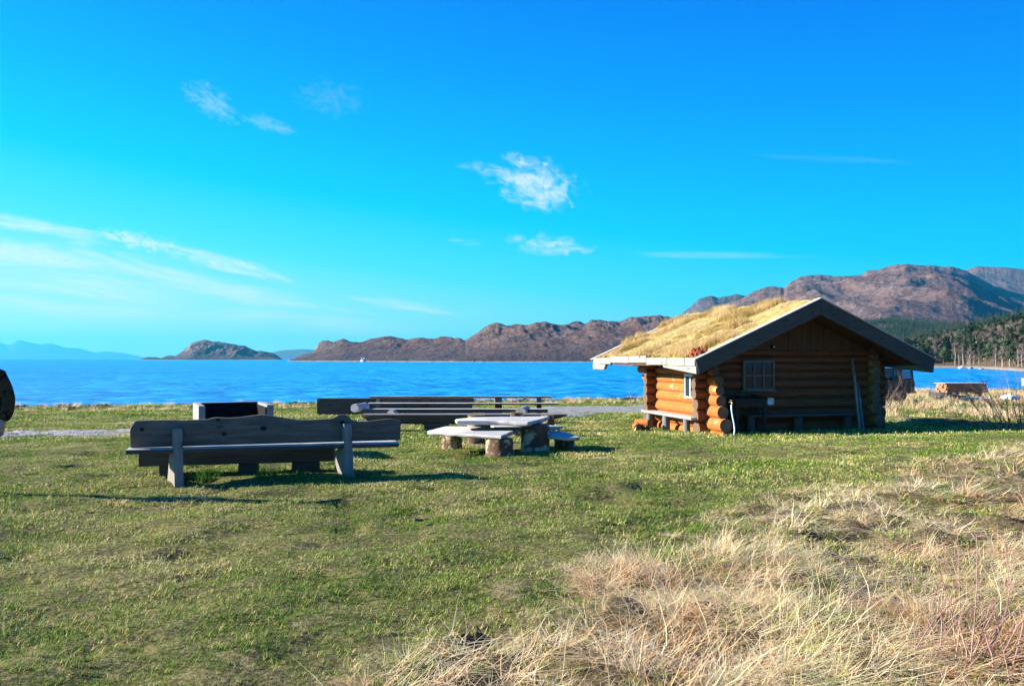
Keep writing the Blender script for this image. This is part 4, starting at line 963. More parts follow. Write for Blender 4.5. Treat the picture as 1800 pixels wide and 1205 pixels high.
# ------------------------------------------------------------------ dark off-road car behind the cabin
tx = P(1607, 703, 45.0); cx = tx.x-2.5; tz = EYE-(704-HOR)/FPX*45
t = thing('off_road_car', 'dark green boxy off-road car parked at the shore, half hidden behind the cabin', 'car', (cx, 45, tz), R(-4))
def car():
    mb = MB()   # local: +x is the tail, -x the bonnet
    prism(mb, [(-2.1, .55), (-2.1, 1.0), (-1.95, 1.08), (-.85, 1.14), (-.8, 1.2), (2.08, 1.2), (2.1, .6), (2.02, .48), (1.62, .46), (1.5, .85), (.98, .85), (.86, .46), (-.95, .46), (-1.07, .85), (-1.62, .85), (-1.74, .48)], 'y', -.82, .82)
    body = mb.build('body', MATS['truck_paint'], t, bevel=.03)
    mb = MB(); X = [(-.85, 1.2), (-.55, 1.80), (-.4, 1.9), (1.95, 1.9), (2.02, 1.84), (2.07, 1.2)]
    # cab as pillars and roof, so one sees through the windows
    for y0 in (-.78, .72):
        for (xa, xb, xc_, xd) in ((-.85, -.78, -.48, -.55), (.02, .12, .12, .02), (.88, 1.0, 1.0, .88), (1.93, 2.07, 2.03, 1.90)):
            mb.loft([[Vector((xa, y0, 1.19)), Vector((xb, y0, 1.19)), Vector((xb, y0+.06, 1.19)), Vector((xa, y0+.06, 1.19))], [Vector((xd, y0*.94, 1.8)), Vector((xc_, y0*.94, 1.8)), Vector((xc_, y0*.94+.06, 1.8)), Vector((xd, y0*.94+.06, 1.8))]])
        mb.box((1.42, y0+.03, 1.27), (1.1, .055, .14))
    mb.box((.74, 0, 1.86), (2.62, 1.5, .12)); cb = mb.build('cab', MATS['truck_paint'], t, bevel=.02)
    for (xa, xb) in ((-.45, .0), (.14, .86), (1.02, 1.91)):
        mb = MB(); mb.box(((xa+xb)/2, -.752, 1.56), (xb-xa, .008, .44)); mb.build('window', car_glass, t)
        mb = MB(); mb.box(((xa+xb)/2, .745, 1.56), (xb-xa, .008, .44)); mb.build('window', car_glass, t)
    for q_ in ((.2, 1.28, .5), (1.3, 1.2, .4)): mb = MB(); mb.box((q_[0], 0, q_[1]), (.14, 1.2, q_[2])); mb.build('car_seat', MATS['rubber'], t, bevel=.04)
    for xx in (-1.34, 1.24):
        for yy in (-.74, .74):
            w = MB(); w.tube([(xx, yy-.12, .40), (xx, yy-.10, .40), (xx, yy+.10, .40), (xx, yy+.12, .40)], [.36, .40, .40, .36], 24); W_ = w.build('tyre', MATS['rubber'], None, auto=40)
            r_ = MB(); s_ = -1 if yy < 0 else 1; r_.tube([(xx, yy+s_*.09, .40), (xx, yy+s_*.13, .40)], [.23, .20], 20); r_.tube([(xx, yy+s_*.12, .40), (xx, yy+s_*.15, .40)], [.07, .06], 12)
            wh = bpy.data.objects.new('wheel', None); COL.objects.link(wh); wh.parent = t; wh.name = 'wheel'
            W_.parent = wh; rr_ = r_.build('rim', MATS['rim_paint'], wh, auto=40)
    mb = MB(); mb.box((2.13, 0, .55), (.10, 1.6, .14)); mb.build('bumper', MATS['steel_dark'], t, bevel=.02)
    mb = MB(); mb.box((-2.14, 0, .58), (.12, 1.66, .16)); mb.build('bumper', MATS['steel_dark'], t, bevel=.02)
    for yy in (-.76, .76):
        mb = MB(); mb.box((2.05, yy*1.08, .98), (.08, .04, .20)); mb.build('tail_light', MATS['red_lens'], t)
    mb = MB(); mb.box((.98, -.83, 1.02), (1.9, .02, .05)); mb.box((.45, -.84, 1.04), (.14, .02, .04)); mb.build('side_trim', MATS['steel_dark'], t)
    mb = MB(); mb.tube([(-.7, -.8, 1.22), (-.7, -1.0, 1.3)], .015, 6); mb.box((-.7, -1.02, 1.38), (.06, .16, .24)); mb.build('mirror', MATS['steel_dark'], t)
    for q in ((1.24, .06), (-1.34, .06)):
        pass
m = bpy.data.materials.new('car_glass'); m.use_nodes = True; N = NT(m.node_tree); N.n.clear(); car_glass = m
o_ = N.new('ShaderNodeOutputMaterial'); tr = N.new('ShaderNodeBsdfTransparent'); tr.inputs[0].default_value = (.45, .5, .5, 1)
gl = N.new('ShaderNodeBsdfGlossy'); gl.inputs['Roughness'].default_value = .03; fr = N.new('ShaderNodeFresnel'); mx = N.new('ShaderNodeMixShader')
N.l.new(fr.outputs[0], mx.inputs[0]); N.l.new(tr.outputs[0], mx.inputs[1]); N.l.new(gl.outputs[0], mx.inputs[2]); N.l.new(mx.outputs[0], o_.inputs[0])
car()

# ------------------------------------------------------------------ shore clutter on the right
def shore(px, py): x, y, z = hit(px, py); return Vector((x, y, z))
p = P(1690, 690.5, 52.0)
t = thing('timber_stack', 'neat stack of reddish sawn boards with a pale top board on the shore', 'timber stack', p, R(6))
g_here = float(gz(p.x, p.y)); hh_ = 18/FPX*52; LW = 1.55
mb = MB()
for k in range(4):
    z0 = .05+k*(hh_-.1)/4
    for j in range(4):
        mb.box((random.uniform(-.06, .06)+(.1*(k == 0)), -.42+j*.28, z0+.07), (2*LW+random.uniform(-.3, .1), .25, .115), rot=Matrix.Rotation(R(random.uniform(-.8, .8)), 3, 'Z'))
mb.build('board_pile', MATS['fresh_board'], t, bevel=.006)
mb = MB(); mb.box((0, 0, hh_-.02), (2*LW+.1, 1.15, .035)); mb.build('top_board', MATS['weathered_pale'], t)
for xx in (-1.1, .0, 1.1): mb = MB(); dd = max(.1, p.z-g_here); mb.box((xx, 0, .03-dd/2), (.14, 1.1, dd+.04)); mb.build('bearer', MATS['slate_wood'], t)
p = shore(1718, 706)
t = thing('white_board', 'flat pale painted board lying in the rough grass below the timber stack', 'board', p+Vector((0, 0, .05)), R(3))
mb = MB(); mb.box((0, 0, .14), (1.25, .9, .10)); mb.build('panel', MATS['white_paint'], t, bevel=.02)
for sx in (-.5, .5): mb = MB(); mb.box((sx, 0, .04), (.1, .8, .10)); mb.build('bearer', MATS['slate_wood'], t)
p = shore(1776, 704)
t = thing('white_sack', 'lumpy white sack behind the bare red shrub at the right edge', 'sack', p, 0)
bm = bmesh.new(); bmesh.ops.create_icosphere(bm, subdivisions=4, radius=1)
from mathutils import noise as mn
for v in bm.verts: d_ = mn.noise(v.co*2.2)*.35+mn.noise(v.co*5)*.12; v.co = Vector((v.co.x*.52*(1+d_), v.co.y*.32*(1+d_), v.co.z*.22*(1+d_)+.18))
me = bpy.data.meshes.new('sack'); bm.to_mesh(me); bm.free(); me.materials.append(MATS['white_paint']); o = bpy.data.objects.new('sack', me); COL.objects.link(o); o.parent = t
for q in me.polygons: q.use_smooth = True
def boat(name, label, pos, rz, L_, m_):
    t = thing(name, label, 'boat', pos, rz); mb = MB(); rings = []
    for i in range(13):
        u = i/12; w_ = .62*math.sin(math.pi*min(1, u*.62+.0)**.8*1.0) if u < 1 else 0; w_ = .62*(1-(u**3)) ; k = .30*u*u
        x = -L_/2+L_*u
        rings.append([Vector((x, -w_, .55+k)), Vector((x, -w_*.85, .25+k*.7)), Vector((x, 0, .05+k*.8)), Vector((x, w_*.85, .25+k*.7)), Vector((x, w_, .55+k)), Vector((x, w_*.9, .53+k)), Vector((x, 0, .28+k*.6)), Vector((x, -w_*.9, .53+k))])
    mb.loft(rings); mb.build('hull', m_, t, auto=40)
    mb = MB(); mb.box((-.3, 0, .46), (.25, 1.1, .03)); mb.box((.5, 0, .5), (.22, 1.0, .03)); mb.build('thwart', MATS['weathered_x'], t)
    return t
boat('rowing_boat', 'white rowing boat pulled up at the right edge, mostly behind bare twigs', shore(1822, 700)+Vector((3.0, 4, .35)), R(172), 2.4, MATS['white_paint'])
boat('rowing_boat', 'small pale boat hull lying in the dark shingle below the timber stack', shore(1676, 704)+Vector((0, 1.0, -.25)), R(185), 2.0, MATS['weathered_x'])

# ------------------------------------------------------------------ bare shrubs, brambles
def branchy(mb, p, d, L_, r, depth, spread=.55, seg=5, grav=0.0, kids=(2, 4)):
    pts = [Vector(p)]; dd = Vector(d).normalized(); n = seg
    for i in range(n):
        dd = (dd+Vector((random.gauss(0, .13), random.gauss(0, .13), random.gauss(0, .10)-grav))).normalized(); pts.append(pts[-1]+dd*L_/n)
    mb.tube(pts, [r*(1-.75*i/n) for i in range(n+1)], 5 if r > .01 else 4, cap=False)
    if depth > 0:
        for _ in range(random.randint(*kids)):
            i = random.randint(1, n); q = pts[i]; nd = (dd+Vector((random.gauss(0, spread), random.gauss(0, spread), random.gauss(0, spread*.7)+.15))).normalized()
            branchy(mb, q, nd, L_*random.uniform(.4, .75), r*(1-.75*i/n)*.8, depth-1, spread, max(3, seg-1), grav, kids)
def shrub(name, label, px, py, n, L_, r, depth, mt, rad, D=None, group=None, spread=.5, grav=0.0, lean=(0, 0), cat='shrub', up=1.0):
    x, y, z = hit(px, py)
    if D: y = D; x = (px-900)/FPX*D; z = float(gz(x, y))
    t = thing(name, label, cat, (x, y, z), 0, group); mb = MB()
    for i in range(n):
        a = random.random()*6.28; q = (math.cos(a)*rad*random.random(), math.sin(a)*rad*random.random(), -.05)
        branchy(mb, q, (q[0]*.9/rad+lean[0]+random.gauss(0, .2), q[1]*.9/rad+lean[1]+random.gauss(0, .2), up), L_*random.uniform(.6, 1.1), r, depth, spread, grav=grav)
    mb.build('branches', MATS[mt], t); return t
shrub('bare_shrub', 'tangled bare reddish shrub at the right edge in front of the inlet', 1806, 742, 26, 1.75, .013, 3, 'red_twigs', .95, D=20, spread=.5)
shrub('bare_shrub', 'low bare twiggy shrub in the dead grass, left of the white sack', 1738, 735, 14, 1.0, .008, 3, 'red_twigs', .9, D=22.5, spread=.6)
shrub('brush_pile', 'heap of dry grey branches between the cabin corner and the parked car', 1553, 712, 14, 1.3, .016, 2, 'bare_twigs', .5, D=33, cat='brush', spread=.6)
shrub('dry_stems', 'thin pale dry reed stems standing at the water edge right of the parked car', 1636, 703, 16, 1.15, .008, 1, 'straw_blades', 1.2, D=38, cat='reeds', spread=.3)
shrub('sapling', 'single thin bare sapling on the bank, left of the cabin', 1108, 702, 2, 1.35, .014, 2, 'bare_twigs', .1, D=43, cat='sapling', spread=.25)
shrub('sapling', 'single thin bare sapling at the right end of the rail bench', 966, 712, 1, 1.6, .012, 1, 'bare_twigs', .05, D=40, cat='sapling', spread=.15)

def bramble(label, stems, mt='bramble_stem'):
    """stems: lists of (px, py, D) points of each cane"""
    p0 = P(*stems[0][0]); t = thing('bramble_canes', label, 'bramble', (p0.x, p0.y, float(gz(p0.x, p0.y))), 0, 'bare canes in the dead grass'); mb = MB()
    for s_ in stems:
        pts = [P(*q)-Vector(t.location) for q in s_]; n = 14; pl = []
        for i in range(n+1):
            u = i/n*(len(pts)-1); k = min(int(u), len(pts)-2); f_ = u-k; a, b = pts[k], pts[k+1]
            pm, pn = pts[max(k-1, 0)], pts[min(k+2, len(pts)-1)]
            pl.append(.5*((2*a)+(-pm+b)*f_+(2*pm-5*a+4*b-pn)*f_**2+(-pm+3*a-3*b+pn)*f_**3)+Vector((random.gauss(0, .003),)*3))
        r0 = random.uniform(.0026, .0044); mb.tube(pl, [r0*(1-.6*i/n) for i in range(n+1)], 6, cap=True)
    mb.build('canes', MATS[mt], t)
bramble('curved reddish bramble canes rising from the bottom right corner of the dead grass',
        [[(1700, 1195, 3.75), (1730, 1150, 3.9), (1765, 1080, 4.05), (1780, 1000, 4.2), (1788, 930, 4.3)],
         [(1710, 1170, 3.85), (1745, 1130, 3.95), (1772, 1060, 4.1), (1770, 990, 4.25), (1766, 930, 4.3)],
         [(1670, 1205, 3.7), (1700, 1160, 3.85), (1725, 1110, 3.95), (1742, 1060, 4.1)],
         [(1655, 1135, 3.95), (1700, 1165, 3.85), (1745, 1198, 3.7), (1770, 1215, 3.6)],
         [(1700, 1180, 3.8), (1750, 1160, 3.8), (1800, 1150, 3.75), (1840, 1148, 3.7)],
         [(1720, 1205, 3.65), (1760, 1165, 3.75), (1790, 1130, 3.85), (1830, 1090, 3.9)],
         [(1780, 1170, 3.75), (1800, 1090, 3.9), (1805, 1000, 4.0), (1798, 930, 4.1)],
         [(1690, 1180, 3.8), (1740, 1110, 3.85), (1790, 1070, 3.8), (1840, 1060, 3.75)],
         [(1740, 1200, 3.65), (1790, 1185, 3.6), (1850, 1175, 3.55)],
         [(1750, 1130, 3.9), (1790, 1090, 3.9), (1820, 1020, 3.95)]])
bramble('three thin upright reddish stems standing in the dead grass near the bottom right',
        [[(1654, 1137, 3.9), (1655, 1090, 3.95), (1648, 1040, 4.0), (1645, 1015, 4.0)],
         [(1680, 1155, 3.85), (1688, 1090, 3.9), (1686, 1020, 3.95), (1684, 930, 4.0)],
         [(1706, 1160, 3.8), (1714, 1080, 3.85), (1717, 1010, 3.9), (1716, 940, 3.95)]])
st_ = random.getstate(); random.seed(5); cn = []
for i in range(18):
    a0 = random.uniform(1610, 1860); b0 = random.uniform(1130, 1260); D0 = random.uniform(3.45, 4.2); dx = random.uniform(-60, 110); up = random.uniform(70, 230)
    cn.append([(a0, b0, D0), (a0+dx*.25, b0-up*.4, D0+.05), (a0+dx*.6, b0-up*.75, D0+.1), (a0+dx, b0-up, D0+random.uniform(0, .3))])
bramble('thicket of thin dead canes crossing each other in the bottom right corner', cn); random.setstate(st_)
sx_, sy_, sz_ = hit(735, 923)
mb = MB(); plank(mb, -.05, .05, -.03, .03, 0, .02, n=5, wob=.008); o = mb.build('bark_scrap', MATS['slate_wood']); o.location = (sx_, sy_, sz_+.045); o.rotation_euler = (0, .2, .6)
tag(o, 'small dark piece of bark lying alone on the open lawn', 'bark')

# seaweed and driftwood scraps along the bank: uncountable litter
src = []
for k in range(3):
    mb = MB()
    for i in range(10):
        a = Vector((random.gauss(0, .25), random.gauss(0, .12), random.uniform(0, .05))); d = Vector((random.gauss(0, .2), random.gauss(0, .1), random.uniform(.0, .10)))
        mb.tube([a, a+d*.5+Vector((0, 0, .05)), a+d], [.03, .045, .02], 5, jit=.3)
    o = mb.build('litter_%s' % 'abc'[k], plain('wrack_%d' % k, ((.07, .045, .03), (.14, .09, .06), (.30, .26, .21))[k], .9)); src.append(loose(o))
n = 240; x = rng.uniform(-30, 30, n); y = edge_y(x)-rng.uniform(.2, 2.4, n); kq = fbm(x*.4, y*.4, 2) > -.05; x, y = x[kq], y[kq]; n = len(x)
scatter('tideline_litter', np.stack([x, y, gz(x, y)+.02], 1), rng.normal(0, .3, n), rng.uniform(.25, .8, n), rng.integers(0, 3, n), src, label='dark tangled seaweed and driftwood scraps along the top of the shore bank', cat='seaweed')

# ------------------------------------------------------------------ the person at the left edge
def skin_mesh(name, chains, mt, parent, sub=2, rootidx=0):
    """chains: list of lists of (pos, radius or (rx,ry)); points with equal positions are merged"""
    vs = []; rs = []; es = []; roots = []
    for ch in chains:
        prev = None
        for pos, r in ch:
            pos = Vector(pos); k = next((i for i, q in enumerate(vs) if (q-pos).length < 1e-4), None)
            if k is None: vs.append(pos); rs.append(r if isinstance(r, tuple) else (r, r)); k = len(vs)-1
            if prev is not None: es.append((prev, k))
            prev = k
    me = bpy.data.meshes.new(name); me.from_pydata(vs, es, []); me.materials.append(mt)
    o = bpy.data.objects.new(name, me); COL.objects.link(o); o.parent = parent
    sk = o.modifiers.new('skin', 'SKIN'); sk.use_smooth_shade = True; sk.branch_smoothing = .3
    lay = me.skin_vertices[0].data if me.skin_vertices else None
    seen = set(); adj = {i: [] for i in range(len(vs))}
    for a, b in es: adj[a].append(b); adj[b].append(a)
    for i in range(len(vs)):
        lay[i].radius = rs[i]; lay[i].use_root = False
    for i in range(len(vs)):
        if i in seen: continue
        lay[i].use_root = True; stack = [i]
        while stack:
            q = stack.pop()
            if q in seen: continue
            seen.add(q); stack += adj[q]
    s = o.modifiers.new('subsurf', 'SUBSURF'); s.levels = s.render_levels = sub
    return o
PY = 9.0; pxc = (-24-900)/FPX*PY; gzp = float(gz(pxc, PY))
tp_ = thing('person', 'person in a brown camouflage jacket cut off by the left edge, one arm hanging down', 'person', (pxc, PY, gzp), R(-12))
# facing the camera's left-front; local +x = towards the right of the picture, head up
H = 1.78
sh = 1.46; hip = .93
def hand_chain(w, d):
    """palm and fingers below wrist w; returns chains"""
    w = Vector(w); out_ = []
    palm = w+Vector((0, -.01, -.05)); kn = w+Vector((0, -.018, -.095))
    out_.append([(w, (.026, .022)), (palm, (.038, .018)), (kn, (.040, .015))])
    for i, (dx, l1) in enumerate(((-.030, .070), (-.010, .080), (.010, .074), (.029, .058))):
        b = kn+Vector((dx*d*.3, dx*.9, .01)); c = b+Vector((-.006*d, -.004, -l1*.5)); e = c+Vector((-.022*d, -.004, -l1*.33)); g2 = e+Vector((-.024*d, 0, -l1*.1))
        out_.append([(b, .0098), (c, .0092), (e, .0085), (g2, .0072)])
    th = palm+Vector((-.012*d, -.034, .012)); t2 = th+Vector((-.016*d, -.02, -.03)); t3 = t2+Vector((-.012*d, -.004, -.026))
    out_.append([(th, .0115), (t2, .0105), (t3, .0085)])
    return out_
wr = (.295, -.07, .825); wl_ = (-.27, -.05, .80)
chains = [[((0, 0, hip), (.13, .10)), ((0, .01, 1.12), (.125, .095)), ((0, .0, 1.30), (.15, .11)), ((0, 0, 1.42), (.11, .085)), ((0, -.005, 1.52), .052), ((0, -.02, 1.60), (.068, .078)), ((0, -.02, 1.69), (.078, .095)), ((0, -.015, 1.755), (.05, .06))],
          [((0, 0, 1.42), (.11, .085)), ((.17, 0, 1.415), .055), ((.275, .02, 1.14), .042), (wr, .028)],
          [((0, 0, 1.42), (.11, .085)), ((-.17, 0, 1.415), .055), ((-.26, .02, 1.14), .042), (wl_, .028)],
          [((0, 0, hip), (.13, .10)), ((.10, 0, .84), .085), ((.08, -.01, .48), .055), ((.07, .02, .10), .038), ((.075, -.09, .04), .035)],
          [((0, 0, hip), (.13, .10)), ((-.10, 0, .84), .085), ((-.11, -.01, .48), .055), ((-.13, .02, .10), .038), ((-.13, -.09, .04), .035)]]
body = skin_mesh('body', chains+hand_chain(wr, 1)+hand_chain(wl_, -1), MATS['skin'], tp_)
mb = MB()  # face details belong to the body's head: nose, ears
skin_mesh('jacket', [[((0, 0, .80), (.225, .16)), ((0, 0, .98), (.215, .15)), ((0, .01, 1.14), (.21, .14)), ((0, 0, 1.32), (.215, .14)), ((0, 0, 1.43), (.13, .10)), ((0, 0, 1.50), (.075, .07))],
                     [((0, 0, 1.43), (.13, .10)), ((.185, 0, 1.405), .078), ((.245, .015, 1.27), .075), ((.295, .02, 1.12), .072), ((.315, -.01, .97), .064), ((.302, -.06, .86), .05)],
                     [((0, 0, 1.43), (.13, .10)), ((-.185, 0, 1.405), .078), ((-.285, .02, 1.12), .066), ((-.29, -.05, .86), .046)]], MATS['camouflage'], tp_)
skin_mesh('trousers', [[((0, 0, .95), (.15, .12)), ((.085, 0, .82), .10), ((.08, -.01, .48), .072), ((.07, .02, .12), .06)],
                       [((0, 0, .95), (.15, .12)), ((-.10, 0, .82), .10), ((-.115, -.01, .48), .075), ((-.135, .02, .12), .062)]], MATS['trouser'], tp_)
for sx in (.07, -.135): skin_mesh('boot', [[((sx, .04, .14), .055), ((sx, .04, .055), (.055, .05)), ((sx*1.05, -.06, .045), (.05, .04)), ((sx*1.1, -.16, .035), (.042, .03))]], MATS['boot'], tp_)
skin_mesh('hair', [[((0, .02, 1.62), (.07, .07)), ((0, .03, 1.70), (.086, .092)), ((0, .0, 1.765), (.066, .08))]], MATS['hair'], tp_)
mb = MB(); mb.tube([(0, -.105, 1.70), (0, -.128, 1.668), (0, -.108, 1.655)], [.010, .016, .012], 8)
for s in (-1, 1): mb.tube([(s*.078, -.01, 1.70), (s*.088, .0, 1.685), (s*.080, -.004, 1.655)], [.012, .018, .010], 8)
mb.build('face_features', MATS['skin'], body, smooth=True)
mb = MB()
for s in (-1, 1): mb.tube([(s*.03, -.098, 1.695), (s*.03, -.108, 1.695)], [.011, .006], 10)
mb.tube([(-.024, -.100, 1.628), (0, -.106, 1.626), (.024, -.100, 1.628)], [.004, .006, .004], 8)
mb.build('eyes_and_mouth', MATS['hair'], body, smooth=True)

# ------------------------------------------------------------------ cottages across the water
def cottage(px, py, D, w_, d_, h_, rz, label, chim=True):
    p = P(px, py, D); t = thing('cottage', label, 'cottage', p, rz, 'white cottages on the far shore'); r_ = h_*.5
    mb = MB(); mb.loft([[Vector((x, -d_/2, z)), Vector((x, d_/2, z)), Vector((x, d_/2, z+h_+2)), Vector((x, 0, z+h_+r_+1.85)), Vector((x, -d_/2, z+h_+2))] for x, z in ((-w_/2, -2), (w_/2, -2))])
    mb.build('walls', MATS['cottage_wall'], t)
    rf = None
    mb = MB()
    for s in (-1, 1): mb.loft([[Vector((x, s*(d_/2+.3), h_-.1)), Vector((x, 0, h_+r_+.05)), Vector((x, 0, h_+r_+.3)), Vector((x, s*(d_/2+.35), h_+.12))] for x in (-w_/2-.2, w_/2+.2)])
    rf = mb.build('roof', MATS['cottage_roof'], t)
    for s in (-1, 1): mb = MB(); mb.box((s*(w_/2-.5), 0, h_+r_+.8), (.8, .9, 1.6)); mb.build('chimney', MATS['cottage_wall'], rf)
    for i in range(3): mb = MB(); mb.box((-w_/3+i*w_/3, -d_/2-.03, h_*.5), (.6, .06, .9)); mb.build('window' if i != 1 else 'door', MATS['window_glass'], t)
cottage(638, 636.2, 1010, 6.5, 4.5, 2.8, -.8, 'tiny white cottage alone at the foot of the rocky left end of the far hills')
cottage(932, 637.6, 960, 8, 5, 2.8, -.7, 'tiny white cottage, left one of the group on the far shore left of the cabin')
cottage(940, 637.6, 965, 6, 4, 2.2, -.9, 'smallest white outbuilding beside the left cottage of the far shore group')
cottage(980, 637.6, 950, 6, 4.5, 3.4, -.8, 'tiny white cottage, middle one of the group on the far shore left of the cabin')
cottage(988, 637.6, 945, 7, 5, 4.6, -.9, 'tallest tiny white cottage of the far shore group, nearest the cabin roof')
x_, y_ = (1519-900)/FPX*2200, 2200

# ------------------------------------------------------------------ trees across the inlet
def crown_pts(n, h0, h1, r, top=.25, lumps=9):
    cs = []
    for i in range(lumps):
        u = random.random(); hh = h0+(h1-h0)*u; rr = r*(1-u*(1-top))*random.random()**.5*.8; a = random.random()*6.28
        cs.append((Vector((rr*math.cos(a), rr*math.sin(a), hh)), r*random.uniform(.28, .5)))
    pts = []
    for _ in range(n):
        c, s_ = random.choice(cs); d = Vector((random.gauss(0, 1), random.gauss(0, 1), random.gauss(0, .6))).normalized()*s_*random.random()**.4
        pts.append(c+d)
    return pts
def leaf_quads(pts, size, aspect=1.0):
    v = []; f = []
    for p in pts:
        a = Vector((random.gauss(0, 1), random.gauss(0, 1), random.gauss(0, 1))).normalized(); b = a.orthogonal().normalized(); s_ = size*random.uniform(.6, 1.3)
        k = len(v); v += [p-a*s_*aspect-b*s_, p+a*s_*aspect-b*s_*.7, p+a*s_*aspect*.8+b*s_, p-a*s_*aspect*.6+b*s_*.8]; f.append((k, k+1, k+2, k+3))
    return v, f
def limbs(h, r, n, bare=False, h0=.4):
    mb = MB(); pts = [Vector((0, 0, -1))]; 
    for i in range(1, 7): pts.append(Vector((random.gauss(0, .012*h), random.gauss(0, .012*h), h*i/6)))
    mb.tube(pts, [r*1.25, r, r*.9, r*.8, r*.62, r*.42, r*.12], 7, cap=False)
    for _ in range(n):
        u = random.uniform(h0, .95); k = min(int(u*6), 5); p = pts[k].lerp(pts[k+1], u*6-k); a = random.random()*6.28
        L_ = h*(1-u*.75)*random.uniform(.22, .38); d = Vector((math.cos(a)*.8, math.sin(a)*.8, random.uniform(.3, .9)))
        if bare: branchy(mb, p, d, L_, r*.36*(1.1-u), 1, .5, 4, kids=(2, 3))
        else: mb.tube([p, p+d*L_*.5, p+d*L_+Vector((0, 0, .1*L_))], [r*.3*(1.1-u)+.02, r*.2*(1.1-u)+.015, .01], 4, cap=False)
    return mb
def pine_proto(h):
    mb = limbs(h, .20, 10, h0=.35); v, f = leaf_quads(crown_pts(520, h*.42, h*.97, h*.26, .35, 12), .36, 1.3); return mb, (v, f)
def bare_proto(h):
    mb = limbs(h, .15, 12, True, .3); v, f = leaf_quads(crown_pts(420, h*.38, h*1.0, h*.24, .3, 10), .04, 16); return mb, (v, f)
def spruce_proto(h):
    mb = MB(); mb.tube([(0, 0, -1), (0, 0, h*.5), (0, 0, h)], [.2, .14, .03], 6, cap=False); v = []; f = []
    for i in range(13):
        u = .12+.86*i/13; z = h*u; r = h*.2*(1-u)+.15; n = 9
        for j in range(n):
            a = 6.28*j/n+random.random()*.6; rr = r*random.uniform(.7, 1.15); k = len(v)
            v += [Vector((0, 0, z+.25)), Vector((math.cos(a-.32)*rr*.7, math.sin(a-.32)*rr*.7, z-.15)), Vector((math.cos(a)*rr, math.sin(a)*rr, z-.45)), Vector((math.cos(a+.32)*rr*.7, math.sin(a+.32)*rr*.7, z-.15))]; f.append((k, k+1, k+2, k+3))
    return mb, (v, f)
def tree_thing(kind, h, label, group):
    proto, tm, cm = {'pine': (pine_proto, 'dark_trunk', 'pine_needles'), 'bare': (bare_proto, 'pale_trunk', 'bare_twigs'), 'spruce': (spruce_proto, 'dark_trunk', 'spruce_needles')}[kind]
    mb, (v, f) = proto(h); t = thing({'pine': 'pine_tree', 'bare': 'bare_tree', 'spruce': 'spruce_tree'}[kind], label, 'tree', (0, 0, 0), 0, group)
    mb.build('trunk', MATS[tm], t, smooth=True); fast_mesh('crown', [tuple(q) for q in v], f, MATS[cm], False, t); return t
def forest_src(kind, h, nm):
    proto, tm, cm = {'pine': (pine_proto, 'dark_trunk', 'pine_needles'), 'bare': (bare_proto, 'pale_trunk', 'bare_twigs'), 'spruce': (spruce_proto, 'dark_trunk', 'spruce_needles')}[kind]
    mb, (v, f) = proto(h); mb.m = [0]*len(mb.f); mb.add(v, f, 1); return loose(mb.build(nm, [MATS[tm], MATS[cm]]))
from mathutils.bvhtree import BVHTree
def surf(X, D, Z):   # height lookup on a hill sheet
    kd = [(X.ravel(), D.ravel(), Z.ravel())][0]
    vs = np.stack([X.ravel(), D.ravel(), Z.ravel()], 1); idx = np.arange(X.size).reshape(X.shape)
    F = np.stack([idx[:-1, :-1], idx[:-1, 1:], idx[1:, 1:], idx[1:, :-1]], -1).reshape(-1, 4)
    return BVHTree.FromPolygons([tuple(p) for p in vs.tolist()], [tuple(q) for q in F.tolist()])
bj, bh_ = surf(*HJ), surf(*HH)
def down(b, x, y):
    r = b.ray_cast(Vector((x, y, 600)), Vector((0, 0, -1))); return None if r[0] is None else r[0].z
protos = {'pine': [tree_thing('pine', h, '', 'pines across the inlet') for h in (11, 12.5, 9.5)],
          'bare': [tree_thing('bare', h, '', 'bare trees along the far side of the inlet') for h in (10.5, 12, 9)]}
used = set()
def place_tree(kind, x, y, z, sc, label):
    k = random.randrange(3); p0 = protos[kind][k]
    if (kind, k) in used: t = copy_tree(p0)
    else: t = p0; used.add((kind, k))
    t.location = (x, y, z); t.rotation_euler = (0, 0, random.random()*6.28); t.scale = (sc, sc, sc*random.uniform(.9, 1.15)); t['label'] = label
def jbase(px): return float(np.interp(px, [1440, 1700, 1800, 2300], [330, 298, 215, 170]))
random.seed(21)
cnt = 0
for i in range(200):
    px = 1560+i*1.5+random.uniform(-2, 2); y = jbase(px)+random.uniform(8, 40); x = (px-900)/FPX*y; z = down(bj, x, y)
    if z is None or z < SEA+.9: continue
    kind = 'bare' if random.random() < .88 else 'pine'
    place_tree(kind, x, y, z-.2, random.uniform(.55, .95), 'slender bare tree with a pale trunk at the edge of the wood across the inlet' if kind == 'bare' else 'green pine standing among bare trees at the edge of the wood across the inlet'); cnt += 1
for i in range(110):
    px = 1500+random.random()*340; y = jbase(px)+random.uniform(50, 110); x = (px-900)/FPX*y; z = down(bj, x, y)
    if z is None: continue
    kind = 'pine' if random.random() < .6 else 'bare'
    place_tree(kind, x, y, z-.2, random.uniform(.6, .95), 'green broad crowned pine on the wooded slope above the inlet' if kind == 'pine' else 'grey bare tree among the pines on the wooded slope above the inlet')
for k_, l_ in protos.items():
    for j, o in enumerate(l_):
        if (k_, j) not in used:
            for c in list(o.children): bpy.data.objects.remove(c)
            bpy.data.objects.remove(o)
